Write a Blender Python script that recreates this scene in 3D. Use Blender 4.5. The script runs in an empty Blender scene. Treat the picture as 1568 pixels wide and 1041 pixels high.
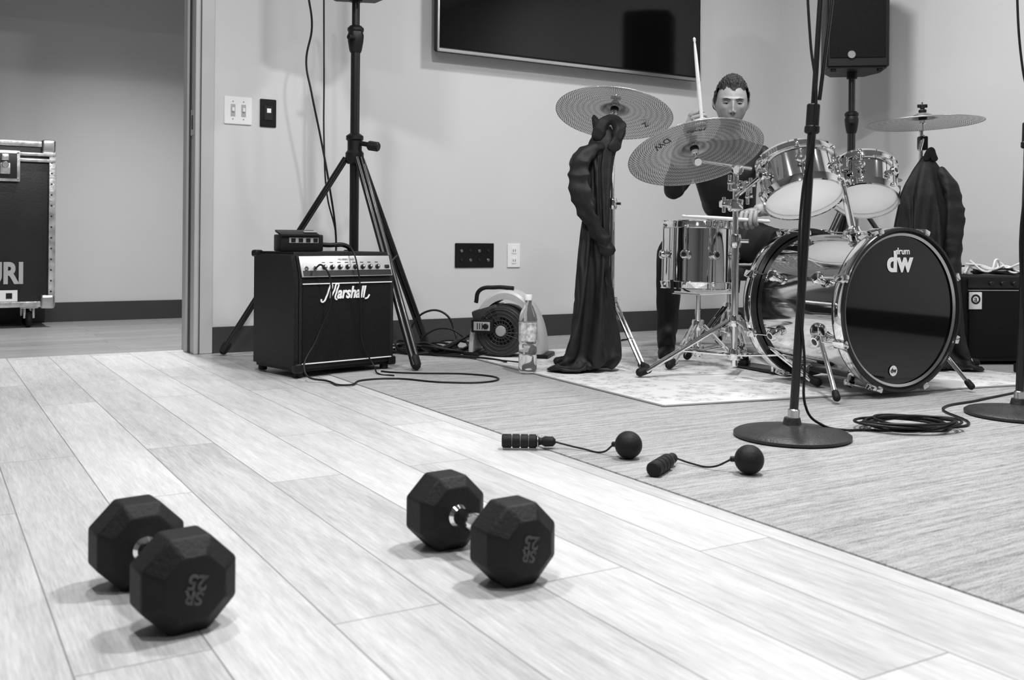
import bpy, bmesh, math, random
from mathutils import Vector as V, Matrix, noise
random.seed(7)
scene=bpy.context.scene
ZOOM=None
I4=Matrix.Identity(4)
TH=math.radians(30.83)
RM=Matrix.Rotation(TH,4,'Z')            # room frame: local x along tv wall, local y along planks
# ------------------------------------------------------------------ cloth simulation of the two hung garments
def drape(name,top,rows,N,M_,seed,frames,pin):
    bm=bmesh.new(); rings=[]; H=rows[-1][0]
    for k in range(M_+1):
        s=H*k/M_
        for i in range(len(rows)-1):
            if rows[i][0]<=s<=rows[i+1][0]+1e-9:
                t=(s-rows[i][0])/(rows[i+1][0]-rows[i][0]); rx,ry,dx=[rows[i][j]*(1-t)+rows[i+1][j]*t for j in (1,2,3)]; break
        ring=[]
        for i in range(N):
            th=2*math.pi*i/N
            w=1+min(1,s*6)*(.11*math.sin(5*th+seed)+.09*math.sin(8*th+seed*3+s*3)+.10*noise.noise(V((math.cos(th)*2,math.sin(th)*2,s*4+seed))))
            ring.append(bm.verts.new((top[0]+dx+rx*w*math.cos(th),top[1]+ry*w*math.sin(th),top[2]-s)))
        rings.append(ring)
    for A,B in zip(rings,rings[1:]):
        for i in range(N): bm.faces.new((A[i],A[(i+1)%N],B[(i+1)%N],B[i]))
    me=bpy.data.meshes.new(name); bm.to_mesh(me); bm.free()
    ob=bpy.data.objects.new(name,me); scene.collection.objects.link(ob)
    npin=int(pin/H*M_)
    vg=ob.vertex_groups.new(name='pin'); vg.add(list(range(N*max(2,npin))),1.0,'REPLACE')
    md=ob.modifiers.new('cloth','CLOTH'); s=md.settings
    s.quality=5; s.mass=.25; s.tension_stiffness=12; s.compression_stiffness=12; s.shear_stiffness=4; s.bending_stiffness=.25
    s.tension_damping=8; s.compression_damping=8; s.shear_damping=6; s.bending_damping=.6; s.air_damping=2
    s.vertex_group_mass='pin'
    c=md.collision_settings; c.use_collision=True; c.distance_min=.004; c.use_self_collision=True; c.self_distance_min=.004; c.collision_quality=2
    md.point_cache.frame_start=1; md.point_cache.frame_end=frames
    return ob
def collider(p,r,h,kind):
    bm=bmesh.new()
    if kind=='plane': bmesh.ops.create_grid(bm,x_segments=2,y_segments=2,size=1.5)
    else: bmesh.ops.create_cone(bm,cap_ends=True,segments=16,radius1=r,radius2=r,depth=h)
    me=bpy.data.meshes.new('col'); bm.to_mesh(me); bm.free()
    o=bpy.data.objects.new('col',me); o.location=p; scene.collection.objects.link(o)
    o.modifiers.new('col','COLLISION'); o.collision.thickness_outer=.004; return o
cols=[collider((.9,3.8,.010),0,0,'plane'),collider((.335,3.745,.46),.012,.84,'cyl'),collider((1.609,3.86,.40),.014,.76,'cyl')]
JA=drape('jA',(.345,3.73,.925),[(0,.022,.020,0),(.05,.052,.036,-.005),(.11,.062,.042,-.012),(.3,.078,.050,-.035),(.6,.105,.065,-.075),(.88,.130,.080,-.135),(.94,.135,.085,-.150)],74,74,1.3,38,.10)
JB=drape('jB',(1.606,3.86,.835),[(0,.018,.016,0),(.05,.052,.036,0),(.11,.080,.050,0),(.17,.098,.060,.002),(.4,.150,.085,.010),(.66,.185,.105,.050),(.84,.215,.115,.095)],82,66,4.1,38,.17)
for f in range(1,39): scene.frame_set(f)
dg=bpy.context.evaluated_depsgraph_get(); SIM=[]
for o in (JA,JB): SIM.append(bpy.data.meshes.new_from_object(o.evaluated_get(dg)))
for o in [JA,JB]+cols: bpy.data.objects.remove(o)
scene.frame_set(1)
# ------------------------------------------------------------------ materials
def newmat(name):
    m=bpy.data.materials.new(name); m.use_nodes=True
    nt=m.node_tree; p=nt.nodes['Principled BSDF']
    return m,nt,p
def g(c,a=1): return (c,c,c,a)
def mth(nt,op,a,b=None,c=None):
    n=nt.nodes.new('ShaderNodeMath'); n.operation=op
    for i,x in enumerate((a,b,c)):
        if x is None: continue
        if isinstance(x,(int,float)): n.inputs[i].default_value=x
        else: nt.links.new(x,n.inputs[i])
    return n.outputs[0]
def ramp(nt,fac,stops):
    n=nt.nodes.new('ShaderNodeValToRGB'); nt.links.new(fac,n.inputs[0])
    el=n.color_ramp.elements
    el[0].position=stops[0][0]; el[0].color=g(stops[0][1])
    el[1].position=stops[-1][0]; el[1].color=g(stops[-1][1])
    for s in stops[1:-1]:
        e=el.new(s[0]); e.color=g(s[1])
    return n.outputs[0]
def noisetex(nt,vec,scale,detail=4,rough=.5):
    n=nt.nodes.new('ShaderNodeTexNoise'); n.inputs['Scale'].default_value=scale
    n.inputs['Detail'].default_value=detail; n.inputs['Roughness'].default_value=rough
    if vec is not None: nt.links.new(vec,n.inputs['Vector'])
    return n.outputs['Fac']
def objco(nt):
    t=nt.nodes.new('ShaderNodeTexCoord'); return t.outputs['Object']
def comb(nt,x,y,z=0.0):
    n=nt.nodes.new('ShaderNodeCombineXYZ')
    for i,s in enumerate((x,y,z)):
        if isinstance(s,(int,float)): n.inputs[i].default_value=s
        else: nt.links.new(s,n.inputs[i])
    return n.outputs[0]
def bump(nt,p,h,strength,dist=.01):
    b=nt.nodes.new('ShaderNodeBump'); b.inputs['Strength'].default_value=strength
    b.inputs['Distance'].default_value=dist
    nt.links.new(h,b.inputs['Height']); nt.links.new(b.outputs[0],p.inputs['Normal'])
def mat(name,c,rough=.5,metal=0,bmp=0,bs=80,var=.12,vs=6,coat=0,spec=.5):
    m,nt,p=newmat(name)
    p.inputs['Roughness'].default_value=rough; p.inputs['Metallic'].default_value=metal
    p.inputs['Coat Weight'].default_value=coat; p.inputs['Specular IOR Level'].default_value=spec
    co=objco(nt)
    f=noisetex(nt,co,vs,3)
    nt.links.new(ramp(nt,f,[(.3,c*(1-var)),(.7,min(1,c*(1+var)))]),p.inputs['Base Color'])
    if bmp: bump(nt,p,noisetex(nt,co,bs,4),bmp,.004)
    return m
# wood floor
def woodmat(name,base,swap=True,rough=.36,k=1.0):
    m,nt,p=newmat(name)
    s=nt.nodes.new('ShaderNodeSeparateXYZ'); nt.links.new(objco(nt),s.inputs[0])
    x,y=s.outputs[0],s.outputs[1]
    if not swap: x,y=y,x
    b=nt.nodes.new('ShaderNodeTexBrick')
    nt.links.new(comb(nt,y,x),b.inputs['Vector'])
    b.offset=.37; b.offset_frequency=2; b.squash=1
    b.inputs['Scale'].default_value=1; b.inputs['Brick Width'].default_value=1.22
    b.inputs['Row Height'].default_value=.155; b.inputs['Mortar Size'].default_value=.0013
    b.inputs['Mortar Smooth'].default_value=.2
    b.inputs['Color1'].default_value=g(0); b.inputs['Color2'].default_value=g(1)
    b.inputs['Mortar'].default_value=g(.5)
    sep=nt.nodes.new('ShaderNodeSeparateColor'); nt.links.new(b.outputs['Color'],sep.inputs[0])
    rnd=sep.outputs[0]
    g1=noisetex(nt,comb(nt,mth(nt,'MULTIPLY',y,5.0),mth(nt,'MULTIPLY',x,44),mth(nt,'MULTIPLY',rnd,23)),1.0,8,.70)
    g2=noisetex(nt,comb(nt,mth(nt,'MULTIPLY',y,16),mth(nt,'MULTIPLY',x,260),mth(nt,'MULTIPLY',rnd,11)),1.0,4,.7)
    g3=noisetex(nt,comb(nt,mth(nt,'MULTIPLY',y,1.6),mth(nt,'MULTIPLY',x,6),mth(nt,'MULTIPLY',rnd,31)),1.0,3,.5)
    sm=lambda n,w: mth(nt,'MULTIPLY',mth(nt,'SUBTRACT',n,.5),w*k)
    t=mth(nt,'ADD',mth(nt,'ADD',sm(g1,.80),sm(g2,.80)),mth(nt,'ADD',sm(g3,.55),sm(rnd,.26)))
    col=mth(nt,'MULTIPLY',mth(nt,'MAXIMUM',mth(nt,'ADD',t,1.0),.25),base)
    mo=mth(nt,'SUBTRACT',1.0,mth(nt,'MULTIPLY',b.outputs['Fac'],.58))
    col=mth(nt,'MINIMUM',mth(nt,'MULTIPLY',col,mo),.80)
    nt.links.new(comb(nt,col,col,col),p.inputs['Base Color'])
    p.inputs['Roughness'].default_value=rough
    bump(nt,p,mth(nt,'SUBTRACT',mth(nt,'MULTIPLY',g2,.35),b.outputs['Fac']),.3,.002)
    return m
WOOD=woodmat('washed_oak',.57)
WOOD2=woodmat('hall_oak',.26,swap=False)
def carpetmat():
    m,nt,p=newmat('striped_carpet')
    s=nt.nodes.new('ShaderNodeSeparateXYZ'); nt.links.new(objco(nt),s.inputs[0])
    x,y=s.outputs[0],s.outputs[1]
    a=noisetex(nt,comb(nt,mth(nt,'MULTIPLY',x,3.2),mth(nt,'MULTIPLY',y,75)),1.0,4,.7)
    c=noisetex(nt,comb(nt,mth(nt,'MULTIPLY',x,30),mth(nt,'MULTIPLY',y,190)),1.0,3,.6)
    f=noisetex(nt,objco(nt),360,3,.7)
    t=mth(nt,'ADD',mth(nt,'ADD',mth(nt,'MULTIPLY',a,.55),mth(nt,'MULTIPLY',c,.35)),mth(nt,'MULTIPLY',f,.65))
    nt.links.new(ramp(nt,t,[(.6,.16),(.74,.34),(.84,.45),(1.0,.58)]),p.inputs['Base Color'])
    p.inputs['Roughness'].default_value=.95; p.inputs['Specular IOR Level'].default_value=.1
    bump(nt,p,t,.8,.004)
    return m
CARPET=carpetmat()
def rugmat():
    m,nt,p=newmat('pattern_rug')
    co=objco(nt)
    v=nt.nodes.new('ShaderNodeTexVoronoi'); v.inputs['Scale'].default_value=17; nt.links.new(co,v.inputs['Vector'])
    n=noisetex(nt,co,34,5,.65)
    t=mth(nt,'ADD',v.outputs['Distance'],mth(nt,'MULTIPLY',n,.9))
    w=noisetex(nt,co,420,2,.6)
    t=mth(nt,'ADD',t,mth(nt,'MULTIPLY',mth(nt,'SUBTRACT',w,.5),.12))
    nt.links.new(ramp(nt,t,[(.55,.66),(.68,.60),(.735,.27),(.79,.60),(.95,.55),(1.0,.68)]),p.inputs['Base Color'])
    p.inputs['Roughness'].default_value=.95
    bump(nt,p,noisetex(nt,co,400,2),.5,.003)
    return m
RUG=rugmat()
def cymmat(name,c):
    m,nt,p=newmat(name)
    s=nt.nodes.new('ShaderNodeSeparateXYZ'); nt.links.new(objco(nt),s.inputs[0])
    x,y=s.outputs[0],s.outputs[1]
    r=mth(nt,'SQRT',mth(nt,'ADD',mth(nt,'MULTIPLY',x,x),mth(nt,'MULTIPLY',y,y)))
    th=mth(nt,'ARCTAN2',y,x)
    a=mth(nt,'SINE',mth(nt,'MULTIPLY',r,2*math.pi/.0085))
    b=mth(nt,'SINE',mth(nt,'MULTIPLY',th,84))
    h=mth(nt,'GREATER_THAN',mth(nt,'MULTIPLY',a,b),.42)
    ok=mth(nt,'MULTIPLY',mth(nt,'GREATER_THAN',r,.055),mth(nt,'LESS_THAN',r,.238))
    h=mth(nt,'MULTIPLY',h,ok)
    nt.links.new(mth(nt,'SUBTRACT',1.0,h),p.inputs['Alpha'])
    rb=mth(nt,'SINE',mth(nt,'MULTIPLY',r,300))
    nt.links.new(ramp(nt,mth(nt,'ADD',mth(nt,'MULTIPLY',rb,.5),.5),[(0,c*.6),(1,c)]),p.inputs['Base Color'])
    p.inputs['Metallic'].default_value=.8; p.inputs['Roughness'].default_value=.34
    return m
CYM=cymmat('perforated_cymbal_alloy',.48)
def headmat():
    m,nt,p=newmat('translucent_drumhead')
    p.inputs['Base Color'].default_value=g(.9); p.inputs['Roughness'].default_value=.35
    tr=nt.nodes.new('ShaderNodeBsdfTranslucent'); tr.inputs[0].default_value=g(.95)
    co=objco(nt); nt.links.new(ramp(nt,noisetex(nt,co,9,3),[(.3,.92),(.7,.98)]),tr.inputs[0])
    mx=nt.nodes.new('ShaderNodeMixShader'); mx.inputs[0].default_value=.78
    nt.links.new(p.outputs[0],mx.inputs[1]); nt.links.new(tr.outputs[0],mx.inputs[2])
    nt.links.new(mx.outputs[0],nt.nodes['Material Output'].inputs[0])
    return m
HEADT=headmat()
WALL=mat('painted_wall',.63,.85,bmp=.08,bs=300,var=.02,vs=2)
WALLH=mat('hall_wall_paint',.62,.85,bmp=.08,bs=300,var=.02,vs=2)
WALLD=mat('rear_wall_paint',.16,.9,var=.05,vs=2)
CEIL=mat('ceiling_paint',.28,.9,var=.03)
BASE=mat('baseboard_vinyl',.04,.5,var=.1)
TRIM=mat('door_frame_metal',.50,.45,var=.03)
TRIMD=mat('door_frame_gap_shade',.05,.6)  # dark colour stands in for shade in the frame's gaps
PLW=mat('plate_white',.85,.35,var=.03); PLB=mat('plate_black',.008,.3,var=.1)
BLK=mat('black_plastic',.007,.45,bmp=.1,bs=200,spec=.32); BLKR=mat('black_rubber',.0065,.62,bmp=.25,bs=160,var=.3,vs=20,spec=.32)
TOLEX=mat('tolex',.006,.42,bmp=.8,bs=420,var=.2,spec=.32); GRILLE=mat('grille_cloth',.008,.8,bmp=.9,bs=500,var=.4,vs=200,spec=.2)
CHROME=mat('chrome',.88,.05,1,var=.03); SHELL=mat('polished_shell',.76,.06,1,var=.06,vs=3)
STEEL=mat('satin_steel',.6,.28,1,var=.08); DMET=mat('black_metal',.009,.3,0,var=.2,coat=.15)
IRON=mat('cast_iron_base',.022,.45,bmp=.35,bs=150,var=.3,vs=30)
HEADW=mat('coated_drumhead',.86,.5,var=.03)
HEADB=mat('gloss_black_drumhead',.004,.05,var=.05,coat=.3)
SILV=mat('silver_panel',.60,.3,.5,var=.05); LGRAY=mat('gray_plastic',.34,.4,var=.05)
CLOTH=mat('black_cloth',.0095,.62,bmp=.25,bs=220,var=.3,vs=18,spec=.4)
HAIR=mat('dark_hair',.014,.6,bmp=.9,bs=180,var=.5,vs=60)
def skinmat():
    m,nt,p=newmat('skin')
    s=nt.nodes.new('ShaderNodeSeparateXYZ'); nt.links.new(objco(nt),s.inputs[0])
    n=noisetex(nt,objco(nt),40,4,.6)
    nt.links.new(ramp(nt,n,[(.25,.27),(.75,.36)]),p.inputs['Base Color'])
    p.inputs['Roughness'].default_value=.48; p.inputs['Subsurface Weight'].default_value=.05
    bump(nt,p,noisetex(nt,objco(nt),300,3),.12,.002); return m
SKIN=skinmat()
def facemat():
    m,nt,p=newmat('face_skin_jaw_shade')
    s=nt.nodes.new('ShaderNodeSeparateXYZ'); nt.links.new(objco(nt),s.inputs[0])
    jaw_shade=nt.nodes.new('ShaderNodeMapRange'); nt.links.new(s.outputs[2],jaw_shade.inputs[0]); jaw_shade.inputs[1].default_value=-.030; jaw_shade.inputs[2].default_value=-.055; jaw_shade.inputs[3].default_value=0; jaw_shade.inputs[4].default_value=1  # lower face darkened in colour against flat light, speckled like stubble
    fine=noisetex(nt,objco(nt),420,3,.7); n=noisetex(nt,objco(nt),30,4,.6)
    base=mth(nt,'ADD',mth(nt,'MULTIPLY',n,.16),.24)
    k=mth(nt,'SUBTRACT',1.0,mth(nt,'MULTIPLY',mth(nt,'MULTIPLY',jaw_shade.outputs[0],fine),.62))
    c=mth(nt,'MULTIPLY',base,k); nt.links.new(comb(nt,c,c,c),p.inputs['Base Color'])
    p.inputs['Roughness'].default_value=.46
    bump(nt,p,noisetex(nt,objco(nt),260,3),.15,.002); return m
FACE=facemat()
LIP=mat('lips',.19,.5); EYE=mat('eye_white',.30,.25); IRIS=mat('iris',.01,.15)
WHT=mat('white_print',.9,.5,var=.02); WOODS=mat('maple_stick',.75,.45,var=.08,vs=30)
CASEP=mat('case_laminate',.010,.35,bmp=.15,bs=90,var=.25,vs=8); ALU=mat('aluminium_edge',.62,.3,.9,bmp=.3,bs=60,var=.35,vs=25)
SCREEN=mat('tv_screen',.003,.08,var=.05); MARK=mat('worn_number',.055,.6,var=.5,vs=80)
KNOB=mat('dark_knob',.015,.35)
def bottlemat():
    m,nt,p=newmat('clear_plastic')
    p.inputs['Base Color'].default_value=g(.95); p.inputs['Roughness'].default_value=.05
    p.inputs['Transmission Weight'].default_value=.92; p.inputs['IOR'].default_value=1.2
    return m
CLEAR=bottlemat()
# ------------------------------------------------------------------ helpers
INV={}
def E(name,loc=(0,0,0)):
    o=bpy.data.objects.new(name,None); o.empty_display_size=.1; o.location=V(loc)
    scene.collection.objects.link(o); INV[o.name]=Matrix.Translation(V(loc)).inverted(); return o
def put(o,parent,M=I4):
    scene.collection.objects.link(o)
    if parent is not None:
        o.parent=parent; o.matrix_parent_inverse=INV[parent.name]
    o.matrix_basis=M; return o
def fin(name,bm,m,parent=None,M=I4,smooth=True,ang=35,mods=None):
    bmesh.ops.recalc_face_normals(bm,faces=bm.faces)
    me=bpy.data.meshes.new(name); bm.to_mesh(me); bm.free()
    for mm in (m if isinstance(m,(list,tuple)) else [m]): me.materials.append(mm)
    if smooth:
        me.polygons.foreach_set('use_smooth',[True]*len(me.polygons))
        me.set_sharp_from_angle(angle=math.radians(ang))
    return put(bpy.data.objects.new(name,me),parent,M)
def box(name,size,loc,m,parent=None,M=I4,bev=.0,seg=2,rot=None):
    bm=bmesh.new(); bmesh.ops.create_cube(bm,size=1)
    for v in bm.verts: v.co=V((v.co.x*size[0],v.co.y*size[1],v.co.z*size[2]))
    if bev: bmesh.ops.bevel(bm,geom=list(bm.edges),offset=bev,segments=seg,affect='EDGES',profile=.6)
    L=Matrix.Translation(V(loc))
    if rot is not None: L=L@rot
    return fin(name,bm,m,parent,M@L)
def rbox(name,b0,b1,a0,a1,z0,z1,m,parent=None,bev=0):
    bm=bmesh.new(); bmesh.ops.create_cube(bm,size=1)
    for v in bm.verts:
        v.co=V((b0 if v.co.x<0 else b1, a0 if v.co.y<0 else a1, z0 if v.co.z<0 else z1))
    if bev: bmesh.ops.bevel(bm,geom=list(bm.edges),offset=bev,segments=2,affect='EDGES')
    return fin(name,bm,m,parent,RM,smooth=bool(bev))
def rboxes(name,lst,m,parent=None):
    bm=bmesh.new()
    for (b0,b1,a0,a1,z0,z1) in lst:
        r=bmesh.ops.create_cube(bm,size=1)
        for v in r['verts']:
            v.co=V((b0 if v.co.x<0 else b1, a0 if v.co.y<0 else a1, z0 if v.co.z<0 else z1))
    return fin(name,bm,m,parent,RM,smooth=False)
def frame(o,z,x=None):
    z=V(z).normalized()
    if x is None: x=V((1,0,0)) if abs(z.x)<.9 else V((0,1,0))
    x=V(x); x=(x-z*x.dot(z)).normalized(); y=z.cross(x)
    M=Matrix((( x.x,y.x,z.x,o[0]),(x.y,y.y,z.y,o[1]),(x.z,y.z,z.z,o[2]),(0,0,0,1)))
    return M
def lathe(name,prof,M,m,parent=None,seg=40,off=0,ang=35,ring=False,smooth=True):
    bm=bmesh.new(); rings=[]
    for (r,z) in prof:
        if r<1e-6: rings.append([bm.verts.new((0,0,z))])
        else: rings.append([bm.verts.new((r*math.cos(off+2*math.pi*i/seg),r*math.sin(off+2*math.pi*i/seg),z)) for i in range(seg)])
    n=len(rings)
    for k in range(n if ring else n-1):
        A,B=rings[k],rings[(k+1)%n]
        for i in range(seg):
            j=(i+1)%seg
            if len(A)==1 and len(B)==1: continue
            if len(A)==1: bm.faces.new((A[0],B[i],B[j]))
            elif len(B)==1: bm.faces.new((A[i],A[j],B[0]))
            else: bm.faces.new((A[i],A[j],B[j],B[i]))
    return fin(name,bm,m,parent,M,ang=ang,smooth=smooth)
def rod(name,p1,p2,r1,m,parent=None,r2=None,seg=16,e=0):
    p1,p2=V(p1),V(p2); r2=r1 if r2 is None else r2
    L=(p2-p1).length; c=min(r1,r2)*.18
    return lathe(name,[(0,0),(r1-c,0),(r1,c),(r2,L-c),(r2-c,L),(0,L)],frame(p1,p2-p1),m,parent,seg)
def tube(name,pts,r,m,parent=None,cyc=False,M=I4):
    cu=bpy.data.curves.new(name,'CURVE'); cu.dimensions='3D'; cu.bevel_depth=r; cu.bevel_resolution=3
    cu.resolution_u=8; cu.use_fill_caps=True
    sp=cu.splines.new('BEZIER'); sp.bezier_points.add(len(pts)-1); sp.use_cyclic_u=cyc
    for b,p in zip(sp.bezier_points,pts):
        b.co=V(p); b.handle_left_type='AUTO'; b.handle_right_type='AUTO'
    cu.materials.append(m)
    return put(bpy.data.objects.new(name,cu),parent,M)
def text(name,s,size,M,m,parent=None,ext=.0006,shear=0,bold=0,sx=1,al='CENTER'):
    cu=bpy.data.curves.new(name,'FONT'); cu.body=s; cu.size=size; cu.extrude=ext; cu.shear=shear
    cu.align_x=al; cu.align_y='CENTER'; cu.offset=bold
    cu.materials.append(m)
    return put(bpy.data.objects.new(name,cu),parent,M@Matrix.Diagonal((sx,1,1,1)))
def sweep(name,pts,rad,m,parent=None,seg=14,per=5,flat=1.0,M=I4,wr=0,x0=None):
    pts=[V(p) for p in pts]; P=[];R=[]
    n=len(pts)
    for i in range(n-1):
        p0=pts[max(i-1,0)];p1=pts[i];p2=pts[i+1];p3=pts[min(i+2,n-1)]
        for k in range(per):
            t=k/per
            P.append(.5*((2*p1)+(p2-p0)*t+(2*p0-5*p1+4*p2-p3)*t*t+(3*p1-p0-3*p2+p3)*t**3)); R.append(rad[i]*(1-t)+rad[i+1]*t)
    P.append(pts[-1]); R.append(rad[-1])
    d0=(P[1]-P[0]).normalized(); d1=(P[-1]-P[-2]).normalized()
    P=[P[0]-d0*R[0]*.8,P[0]-d0*R[0]*.45]+P+[P[-1]+d1*R[-1]*.45,P[-1]+d1*R[-1]*.8]
    R=[R[0]*.45,R[0]*.85]+R+[R[-1]*.85,R[-1]*.45]
    bm=bmesh.new(); rings=[]; x=V(x0) if x0 is not None else None
    for i,p in enumerate(P):
        t=(P[min(i+1,len(P)-1)]-P[max(i-1,0)]).normalized()
        if x is None: x=t.orthogonal().normalized()
        x=(x-t*x.dot(t)).normalized(); y=t.cross(x)
        ring=[]
        for k in range(seg):
            a=2*math.pi*k/seg; q=x*math.cos(a)+y*flat*math.sin(a); rr=R[i]
            if wr:
                w_=p+q*R[i]
                rd=1-abs(noise.noise(V((w_.x*13+w_.z*8,w_.y*13,w_.z*19))))*2
                rr*=1+wr*.9*(rd-.6)+wr*.4*noise.noise(w_*6)+wr*.8*(.5-abs(math.sin(1.5*a+p.z*9)))
            ring.append(bm.verts.new(p+q*rr))
        rings.append(ring)
    for a,b in zip(rings,rings[1:]):
        for k in range(seg): bm.faces.new((a[k],a[(k+1)%seg],b[(k+1)%seg],b[k]))
    bm.faces.new(rings[0]); bm.faces.new(rings[-1])
    return fin(name,bm,m,parent,M,ang=60)
# ------------------------------------------------------------------ room shell
WA=4.317; WT=.20; WB=4.44
rbox('floor',-2.4,WB+.12,-2.6,4.50,-.06,0,WOOD)
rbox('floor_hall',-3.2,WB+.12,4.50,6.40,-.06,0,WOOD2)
rbox('carpet_area',1.287,WB-.014,-2.58,WA-.014,.0003,.003,CARPET)
rboxes('wall_back',[(1.02,WB+.12,WA,WA+WT,0,2.7),(-3.2,-.05,WA,WA+WT,0,2.7),(-.05,1.02,WA,WA+WT,2.06,2.7)],WALL)
rbox('wall_right',WB,WB+.12,-2.6,WA,0,2.7,WALL)
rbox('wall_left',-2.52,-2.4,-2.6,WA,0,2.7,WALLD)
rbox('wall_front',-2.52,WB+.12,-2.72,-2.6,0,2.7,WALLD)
rbox('wall_hall',-3.2,WB+.12,6.27,6.4,0,2.7,WALLH)
rboxes('wall_hall_end',[(-3.32,-3.2,4.4,6.4,0,2.7)],WALLH)
rbox('ceiling',-3.3,WB+.2,-2.72,6.4,2.7,2.78,CEIL)
rbox('baseboard_back',1.085,WB,WA-.012,WA,0.0,.112,BASE)
rbox('baseboard_right',WB-.012,WB,-2.6,WA-.012,0,.112,BASE)
rbox('baseboard_hall',-3.2,WB,6.258,6.27,0,.112,BASE)
# door frame
fr=E('door_frame',RM@V((1.03,WA,0)))
rbox('casing_front',1.022,1.082,WA-.018,WA,0,2.12,TRIM,fr,.003)
rbox('casing_groove_shade',1.0235,1.0275,WA-.0195,WA-.017,0,2.12,TRIMD,fr)  # painted strip of shade, laid on the casing
rbox('jamb_face',1.005,1.022,WA-.012,WA+WT+.012,0,2.06,TRIM,fr,.002)
rbox('door_stop',.992,1.005,WA+.085,WA+.125,0,2.06,TRIM,fr,.002)
rbox('gap_shade',1.001,1.0055,WA+.056,WA+.085,0,2.06,TRIMD,fr)  # painted shade strip beside the stop
rbox('casing_far_side',-.11,-.05,WA-.018,WA,0,2.12,TRIM,fr,.003)
rbox('casing_head',-.11,1.082,WA-.018,WA,2.06,2.12,TRIM,fr,.003)
rbox('strike_plate',1.000,1.0065,WA+.004,WA+.052,.93,1.04,STEEL,fr,.001)
rbox('strike_hole',.9985,1.0005,WA+.018,WA+.038,.955,1.015,PLB,fr)
# switches / outlets
def plate(name,bc,zc,w,h,m):
    e=E(name,RM@V((bc,WA,zc)))
    rbox('faceplate',bc-w/2,bc+w/2,WA-.007,WA,zc-h/2,zc+h/2,m,e,.002); return e
e=plate('light_switch_plate',1.187,1.046,.119,.120,PLW)
for k in (-.023,.023):
    rbox('rocker_well',1.187+k-.010,1.187+k+.010,WA-.0085,WA-.006,1.020,1.072,SILV,e)
    rbox('toggle',1.187+k-.005,1.187+k+.005,WA-.018,WA-.007,1.04,1.058,PLW,e,.002)
    for z in (1.008,1.084): rbox('screw',1.187+k-.003,1.187+k+.003,WA-.0082,WA-.006,z-.003,z+.003,LGRAY,e,.001)
e=plate('wall_control_panel',1.319,1.044,.072,.122,PLB)
rbox('keypad',1.300,1.338,WA-.011,WA-.006,1.012,1.075,KNOB,e,.002)
rbox('display',1.312,1.330,WA-.0125,WA-.010,1.045,1.064,WHT,e)
e=plate('media_jack_plate',2.36,.418,.217,.120,PLB)
for i in range(4):
    for j in (0,1):
        p=RM@V((2.36-.075+i*.05,WA-.007,.395+j*.045)); rod('jack',p,p+RM.to_3x3()@V((0,-.006,0)),.0075,STEEL if (i+j)%2 else KNOB,e,seg=14)
e=plate('wall_outlet',2.585,.417,.074,.120,PLW)
for z in (.392,.442):
    rbox('receptacle',2.57,2.60,WA-.010,WA-.006,z-.016,z+.016,PLW,e,.003)
    for dx in (-.006,.006): rbox('slot',2.585+dx-.0012,2.585+dx+.0012,WA-.0108,WA-.0095,z-.006,z+.006,PLB,e)
# television
tv=E('television',RM@V((2.92,4.26,1.86)))
rbox('housing',2.11,3.74,4.235,4.285,1.392,2.33,BLK,tv,.006)
rbox('screen',2.122,3.728,4.231,4.236,1.412,2.318,SCREEN,tv)
rbox('bezel_bottom',2.108,3.742,4.229,4.24,1.388,1.403,STEEL,tv,.002)
rbox('bezel_left',2.108,2.114,4.229,4.24,1.39,2.332,STEEL,tv,.001)
rbox('bezel_right',3.736,3.742,4.229,4.24,1.39,2.332,STEEL,tv,.001)
rbox('wall_bracket',2.6,3.2,4.28,WA,1.6,2.1,BLK,tv)
# ceiling lights
def clight(x,y,w,size=.5,spot=0):
    e=E('ceiling_light',(x,y,2.69))
    lathe('trim_ring',[(size*.52,.008),(size*.66,.008),(size*.66,-.006),(size*.52,-.0)],Matrix.Translation((x,y,2.69)),PLW,e)
    if spot:
        ld=bpy.data.lights.new('lamp','SPOT'); ld.spot_size=math.radians(spot); ld.spot_blend=1; ld.shadow_soft_size=size*.4
    else:
        ld=bpy.data.lights.new('lamp','AREA'); ld.shape='DISK'; ld.size=size
    ld.energy=w
    lo=bpy.data.objects.new('lamp',ld); put(lo,e,Matrix.Translation((x,y,2.675)))
clight(.75,2.1,60,.22); clight(-.85,2.3,34,.22); clight(-.3,.6,32,.24)
clight(2.4,2.9,16,.26); clight(1.1,3.9,34,.24); clight(1.2,-.3,18,.3)
hall_fill=RM@V((1.0,5.15,0)); clight(hall_fill.x,hall_fill.y,330,.2,spot=92)  # unseen hall spot, added to brighten the lower hall wall
w=bpy.data.worlds.new('World'); scene.world=w; w.use_nodes=True
w.node_tree.nodes['Background'].inputs[0].default_value=g(.5); w.node_tree.nodes['Background'].inputs[1].default_value=.2
# ------------------------------------------------------------------ rug
bm=bmesh.new()
c=[V((-.246,4.286,0)),V((.457,2.970,0)),V((2.0,3.560,0)),V((1.30,4.87,0))]
o=c[1].copy(); ex=(c[2]-c[1]).normalized(); MR=frame((o.x,o.y,.0035),(0,0,1),ex); Mi=MR.inverted()
lo=[Mi@V((p.x,p.y,.0035)) for p in c]
vs=[bm.verts.new((p.x,p.y,0)) for p in lo]+[bm.verts.new((p.x,p.y,.006)) for p in lo]
for f in ((0,1,2,3),(4,5,6,7),(0,1,5,4),(1,2,6,5),(2,3,7,6),(3,0,4,7)): bm.faces.new([vs[i] for i in f])
rg=E('area_rug',(o.x,o.y,.0035))
fin('rug_pile',bm,RUG,rg,MR,smooth=False)
for i in range(4):
    a=c[i]; b=c[(i+1)%4]; rod('bound_edge',(a.x,a.y,.0065),(b.x,b.y,.0065),.0034,LGRAY,rg,seg=8)
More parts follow.
